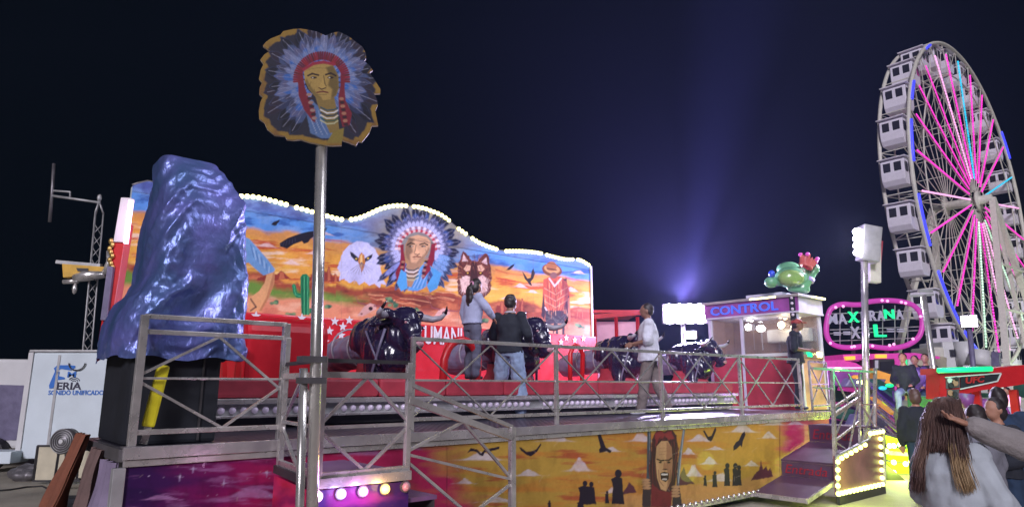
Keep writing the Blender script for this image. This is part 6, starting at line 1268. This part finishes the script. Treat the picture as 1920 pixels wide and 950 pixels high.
# ================================================================== ferris wheel
WH = Vector((32.7, 45.4, 14.5)); WV = Vector((.769, .639, 0)); AXV = Vector((-.639, .769, 0)); RAD = 11.45; SPC = 1.7; NC = 26
wheel = empty('ferris_wheel_ride', (WH.x, WH.y, 0), 'tall white ferris wheel with magenta light spokes at the right', 'ferris wheel')
def WP(ang, r, off=0): return WH+WV*(r*math.cos(ang))+ZV*(r*math.sin(ang))+AXV*off
for off, rr1 in ((0, .13), (SPC, .12)):
    MB().tube([WP(2*math.pi*k/96, RAD, off) for k in range(96)], rr1, 8, closed=True).build('outer_rim', 'wheelwhite', wheel)
    MB().tube([WP(2*math.pi*k/72, RAD*.80, off) for k in range(72)], .05, 6, closed=True).build('inner_rim', 'wheelwhite', wheel)
hub = MB(); hub.tube([WP(0, 0, -1.0), WP(0, 0, SPC+1.0)], .32, 20); hub.tube([WP(0, 0, -.25), WP(0, 0, -.1)], .7, 24); hub.tube([WP(0, 0, SPC+.1), WP(0, 0, SPC+.25)], .7, 24); hub.build('hub', 'wheelwhite', wheel)
sp0 = {}
for k in range(NC):
    a = 2*math.pi*(k+.5)/NC
    for off in (0, SPC): MB().bar(WP(a, .8, off), WP(a, RAD, off), .05, .05, AXV).build('spoke', 'wheelwhite', wheel)
    cb = MB(); a2 = 2*math.pi*(k+1.5)/NC
    cb.bar(WP(a, RAD, 0), WP(a, RAD, SPC), .05); cb.bar(WP(a, RAD*.8, 0), WP(a, RAD*.8, SPC), .04); cb.bar(WP(a, RAD*.5, 0), WP(a, RAD*.5, SPC), .035); cb.bar(WP(a, RAD*.8, 0), WP(a, RAD, SPC), .03); cb.bar(WP(a2, RAD*.8, 0), WP(a, RAD, 0), .03); cb.bar(WP(a, RAD*.5, SPC), WP(a, RAD*.8, 0), .03)
    cb.build('cross_bracing', 'wheelwhite', wheel)
    # light strip on the outer face of each spoke (all spokes carry one; most glow magenta)
    deg = math.degrees(a) % 360; cm = 'led_pink'
    if k in (8,): cm = 'led_pink2'
    if k in (6, 1): cm = 'led_cyan'
    if k in (0, 13, 20, 21): cm = 'led_pink2'
    if k in (18, 22): cm = 'led_mint'
    ri, ro2 = (1.6, RAD*.93)
    n_ = 44; seg = MB()
    if deg > 205 and deg < 335 or 40 < deg < 130:   # strips whose separate lamps can be told apart
        for i in range(n_): f = (i+.5)/n_; p = WP(a, ri+(ro2-ri)*f, -.12); seg.obox(p, (WP(a, 1)-WP(a, 0))*.075, AXV*.04, WV*.05+ZV*.0)
    else:
        seg.bar(WP(a, ri, -.12), WP(a, ro2, -.12), .10, .05, AXV)
    seg.build('light_strip', cm, wheel)
for a0_, a1_, m in ((148, 156, 'led_blue'), (164, 178, 'led_blue'), (188, 204, 'led_blue'), (212, 232, 'led_blue'), (28, 40, 'led_blue'), (236, 250, 'led_blue'), (330, 345, 'led_cyan'), (120, 125, 'led_blue')):
    MB().tube([WP(math.radians(t), RAD-.02, -.14) for t in np.linspace(a0_, a1_, 8)], .10, 6).build('rim_light', m, wheel)
for sgn_, off in ((-1, -1.0), (1, SPC+1.0)):
    for dx in (-6.2, 6.2):
        MB().bar(WP(0, 0, off), WH+WV*dx+AXV*(off*1.9)-ZV*(WH.z-.2), .36, .30).build('support_leg', 'wheelwhite', wheel)
    MB().bar(WP(0, 0, off), WH+WV*1.4+AXV*(off*1.6)-ZV*(WH.z-.2), .24, .2).build('centre_leg', 'wheelwhite', wheel)
    for z, dx in ((3.0, 5), (6.5, 3.5), (9.5, 2.2)):
        MB().bar(WH-ZV*(WH.z-z)-WV*dx+AXV*off*1.6, WH-ZV*(WH.z-z)+WV*dx+AXV*off*1.6, .12).build('cross_beam', 'wheelwhite', wheel)
bs_ = MB(); bs_.obox(WH-ZV*(WH.z-.45), WV*7.5, AXV*4, ZV*.45); bs_.build('base_platform', 'wheelwhite', wheel)
# cabins
M['cabinwhite'] = mat('cabin_gloss_white', (.78, .74, .82), .35, var=.06)
def make_cabin():
    c = empty('ferris_wheel_cabin', (0, 0, 0), 'x', 'cabin', 'cabins of the ferris wheel')
    X3, Y3 = AXV, WV; w2, d2 = .66, .72
    b = MB(); prof = [(-.42, -1.80), (.42, -1.80), (.62, -1.50), (.66, -1.05), (.62, -.30), (.50, -.18), (-.50, -.18), (-.62, -.30), (-.66, -1.05), (-.62, -1.50)]
    b.prism([X3*-w2+Y3*p+ZV*q for p, q in prof], X3*(2*w2)); b.build('shell', 'cabinwhite', c, .04)
    MB().obox(ZV*-.12, X3*.80, Y3*.74, ZV*.03).build('roof', 'cabinwhite', c, .02)
    for off in (-.30, .30):
        for side, d, ax in ((-w2, X3, Y3), ):
            f_ = MB(); f_.prism([X3*(side-.012)+ax*(off+.23*sx)+ZV*(-.72+.32*sz) for sx, sz in ((-1, -.6), (-.7, -1), (.7, -1), (1, -.6), (1, .6), (.7, 1), (-.7, 1), (-1, .6))], X3*.02); f_.build('window', 'darkglass', c)
        f_ = MB(); f_.prism([Y3*-.655+X3*(off+.20*sx)+ZV*(-.70+.30*sz) for sx, sz in ((-1, -1), (1, -1), (1, 1), (-1, 1))], Y3*.03); f_.build('window', 'darkglass', c)
    hgr = MB(); hgr.bar(X3*-.85, X3*.85, .06); hgr.bar(X3*-.4, X3*-.4-ZV*.12, .05); hgr.bar(X3*.4, X3*.4-ZV*.12, .05); hgr.build('hanger', 'wheelwhite', c)
    return c
cab = make_cabin(); cache = {}
for o in bpy.data.objects:
    if o.parent: cache.setdefault(o.parent.name, []).append(o)
for o in bpy.data.objects: cache.setdefault(o.name, [])
ordn = ['topmost', 'second', 'third', 'fourth', 'fifth', 'sixth', 'seventh', 'eighth', 'ninth', 'tenth', 'eleventh', 'twelfth', 'thirteenth', 'fourteenth']
for k in range(NC):
    a = 2*math.pi*k/NC+math.pi/2+.05; c = cab if k == 0 else copy_tree(cab, cache)
    c.location = WP(a, RAD, SPC/2); i = k if k < 13 else 25-k
    c['label'] = 'white cabin, %s down the %s side of the ferris wheel' % (ordn[i], 'left near' if k < 13 else 'right far')
    if k in (0, 25): c['label'] = 'white cabin at the very top of the ferris wheel, %s of two' % ('left' if k == 0 else 'right')
# fairground structures at the wheel's foot
ft = empty('boarding_station', col(1790, 36, 0), 'white boarding station with round ended pod at the foot of the ferris wheel', 'station')
for x, y0, y1, w, nm, m in ((1790, 640, 690, 34, 'station_body', 'white'), (1765, 650, 690, 20, 'station_body', 'wheelwhite')):
    p, q_ = atY(x, y1, 34), atY(x, y0, 34); MB().box(p.x-w*.5*34/F, p.x+w*.5*34/F, 34, 36, p.z, q_.z).build(nm, m, ft, .08)
MB().tube([atY(1812, 684, 33.8), atY(1806, 640, 33.8)], .42, 16).build('round_pod', 'white', ft); MB().box(atY(1782, 655, 33.9).x, atY(1794, 655, 33.9).x, 33.9, 34, atY(1790, 668, 34).z, atY(1790, 655, 34).z).build('window', 'darkglass', ft)
MB().tube([atY(1836, 684, 33), atY(1838, 656, 33)], [.55, .38], 16).build('white_drum', 'white', ft)
lt = atY(1854, 686, 30); 
lf = empty('light_column', lt, 'short violet glowing column by the foot of the wheel', 'light'); MB().bar(atY(1868, 686, 30), atY(1868, 660, 30), .3).build('glow_panel', 'greyvinyl', lf)
fld = flood('floodlight', 'square white floodlight in front of the lower left of the ferris wheel', atY(1817, 602, 24), (5, 2, 3), .55, .45, (2, 2), 500)
tag(MB().tube([atY(1817, 608, 24.2), Vector((atY(1822, 700, 24.2).x, 24.2, 0))], .09, 8).build('floodlight_pole', 'greyvinyl'), 'violet lit pole under the square white floodlight', 'pole')
# low dark stalls closing the horizon
for k, (x0, x1, Y_, h, m, lab) in enumerate(((1750, 2000, 52, 2.6, 'darkgreen', 'dark green stall row behind the ferris wheel base'), (1380, 1600, 44, 2.0, 'violetmix', 'dim violet stall far behind the control booth'), (-120, 60, 40, 2.1, 'dark', 'dark low shed far behind the sound trailer'))):
    a, b = col(x0, Y_, 0).x, col(x1, Y_, 0).x; s_ = MB(); s_.box(a, b, Y_, Y_+4, 0, h); s_.prism([(a-.3, Y_-.3, h+.002), (a-.3, Y_+4.3, h+.002), (a-.3, Y_+2, h+.7)], (b-a+.6, 0, 0)); tag(s_.build('stall_row', m), lab, 'stall')
# more of the funfair seen past the crowd
for k, (x, Y_, fc3, tp3, bt3, lab) in enumerate(((1716, 15.0, 60, 'hoodie_grey', 'jeans_dark', 'person in a grey top standing on the far ground left of the long haired woman'), (1700, 19.5, 120, 'hoodie_grey', 'jeans_dark', 'small far person in grey behind the silver ramp rails'), (1878, 16.0, 250, 'pinkfascia', 'jeans_dark', 'far person in pink right of the pink banded bin'), (1905, 17.5, 200, 'cloth_white', 'jeans_dark', 'far person in white at the right edge below the red ride front'))):
    person(lab, col(x, Y_, 0), fc3, 1.68, tp3, bt3, 'shoe_dark', 'skin', 'hair_dark', 'short', None, loose=1.4, vox=.03)
# ================================================================== area lamps added to brighten the mural; lamps for beam and glow
lamp('AREA', R(3.0, -3.5, 7.2), 190, (.86, .86, 1), 2.0, R(4, 5.5, 2.6), sy=2.0)  # unseen overhead lamp, added because the mural came out too dark
lamp('AREA', R(8.0, -2.5, 8.0), 230, (.80, .80, 1), 2.0, R(8, 5.5, 2.4), sy=2.0)  # second unseen overhead lamp, added to lift the right part of the mural
lamp('SPOT', fc1+Vector((.1, .3, .35)), 300000, (.36, .32, 1), .1, atY(1400, -60, 19.0), spot=24, blend=1)
lamp('SPOT', fc1+Vector((-.05, -.3, .35)), 17000, (.50, .40, 1), .2, (1, 3, 17), spot=110, blend=1)  # extra spot added only for the haze glow around the floodlight
lamp('POINT', fc1+Vector((-.05, -.45, .1)), 1100, (.56, .44, 1), .2)  # extra point lamp added for violet glow close to the floodlight
# haze
hz = MB(); hz.box(-60, 75, -6, 70, -1, 40); ho = hz.build('haze', 'white'); ho.data.materials.clear(); tag(ho, kind='stuff')
m = bpy.data.materials.new('haze'); m.use_nodes = True; n = m.node_tree; n.nodes.remove(n.nodes['Principled BSDF']); pv = n.nodes.new('ShaderNodeVolumePrincipled'); pv.inputs['Density'].default_value = .0007; pv.inputs['Color'].default_value = (.48, .54, 1, 1); pv.inputs['Anisotropy'].default_value = .55
n.links.new(pv.outputs[0], n.nodes['Material Output'].inputs['Volume']); ho.data.materials.append(m)

lamp('POINT', WH-ZV*11.5+AXV*-5+WV*1, 900, (.75, 1, .72), .5)
bpy.data.scenes.remove(TMP)
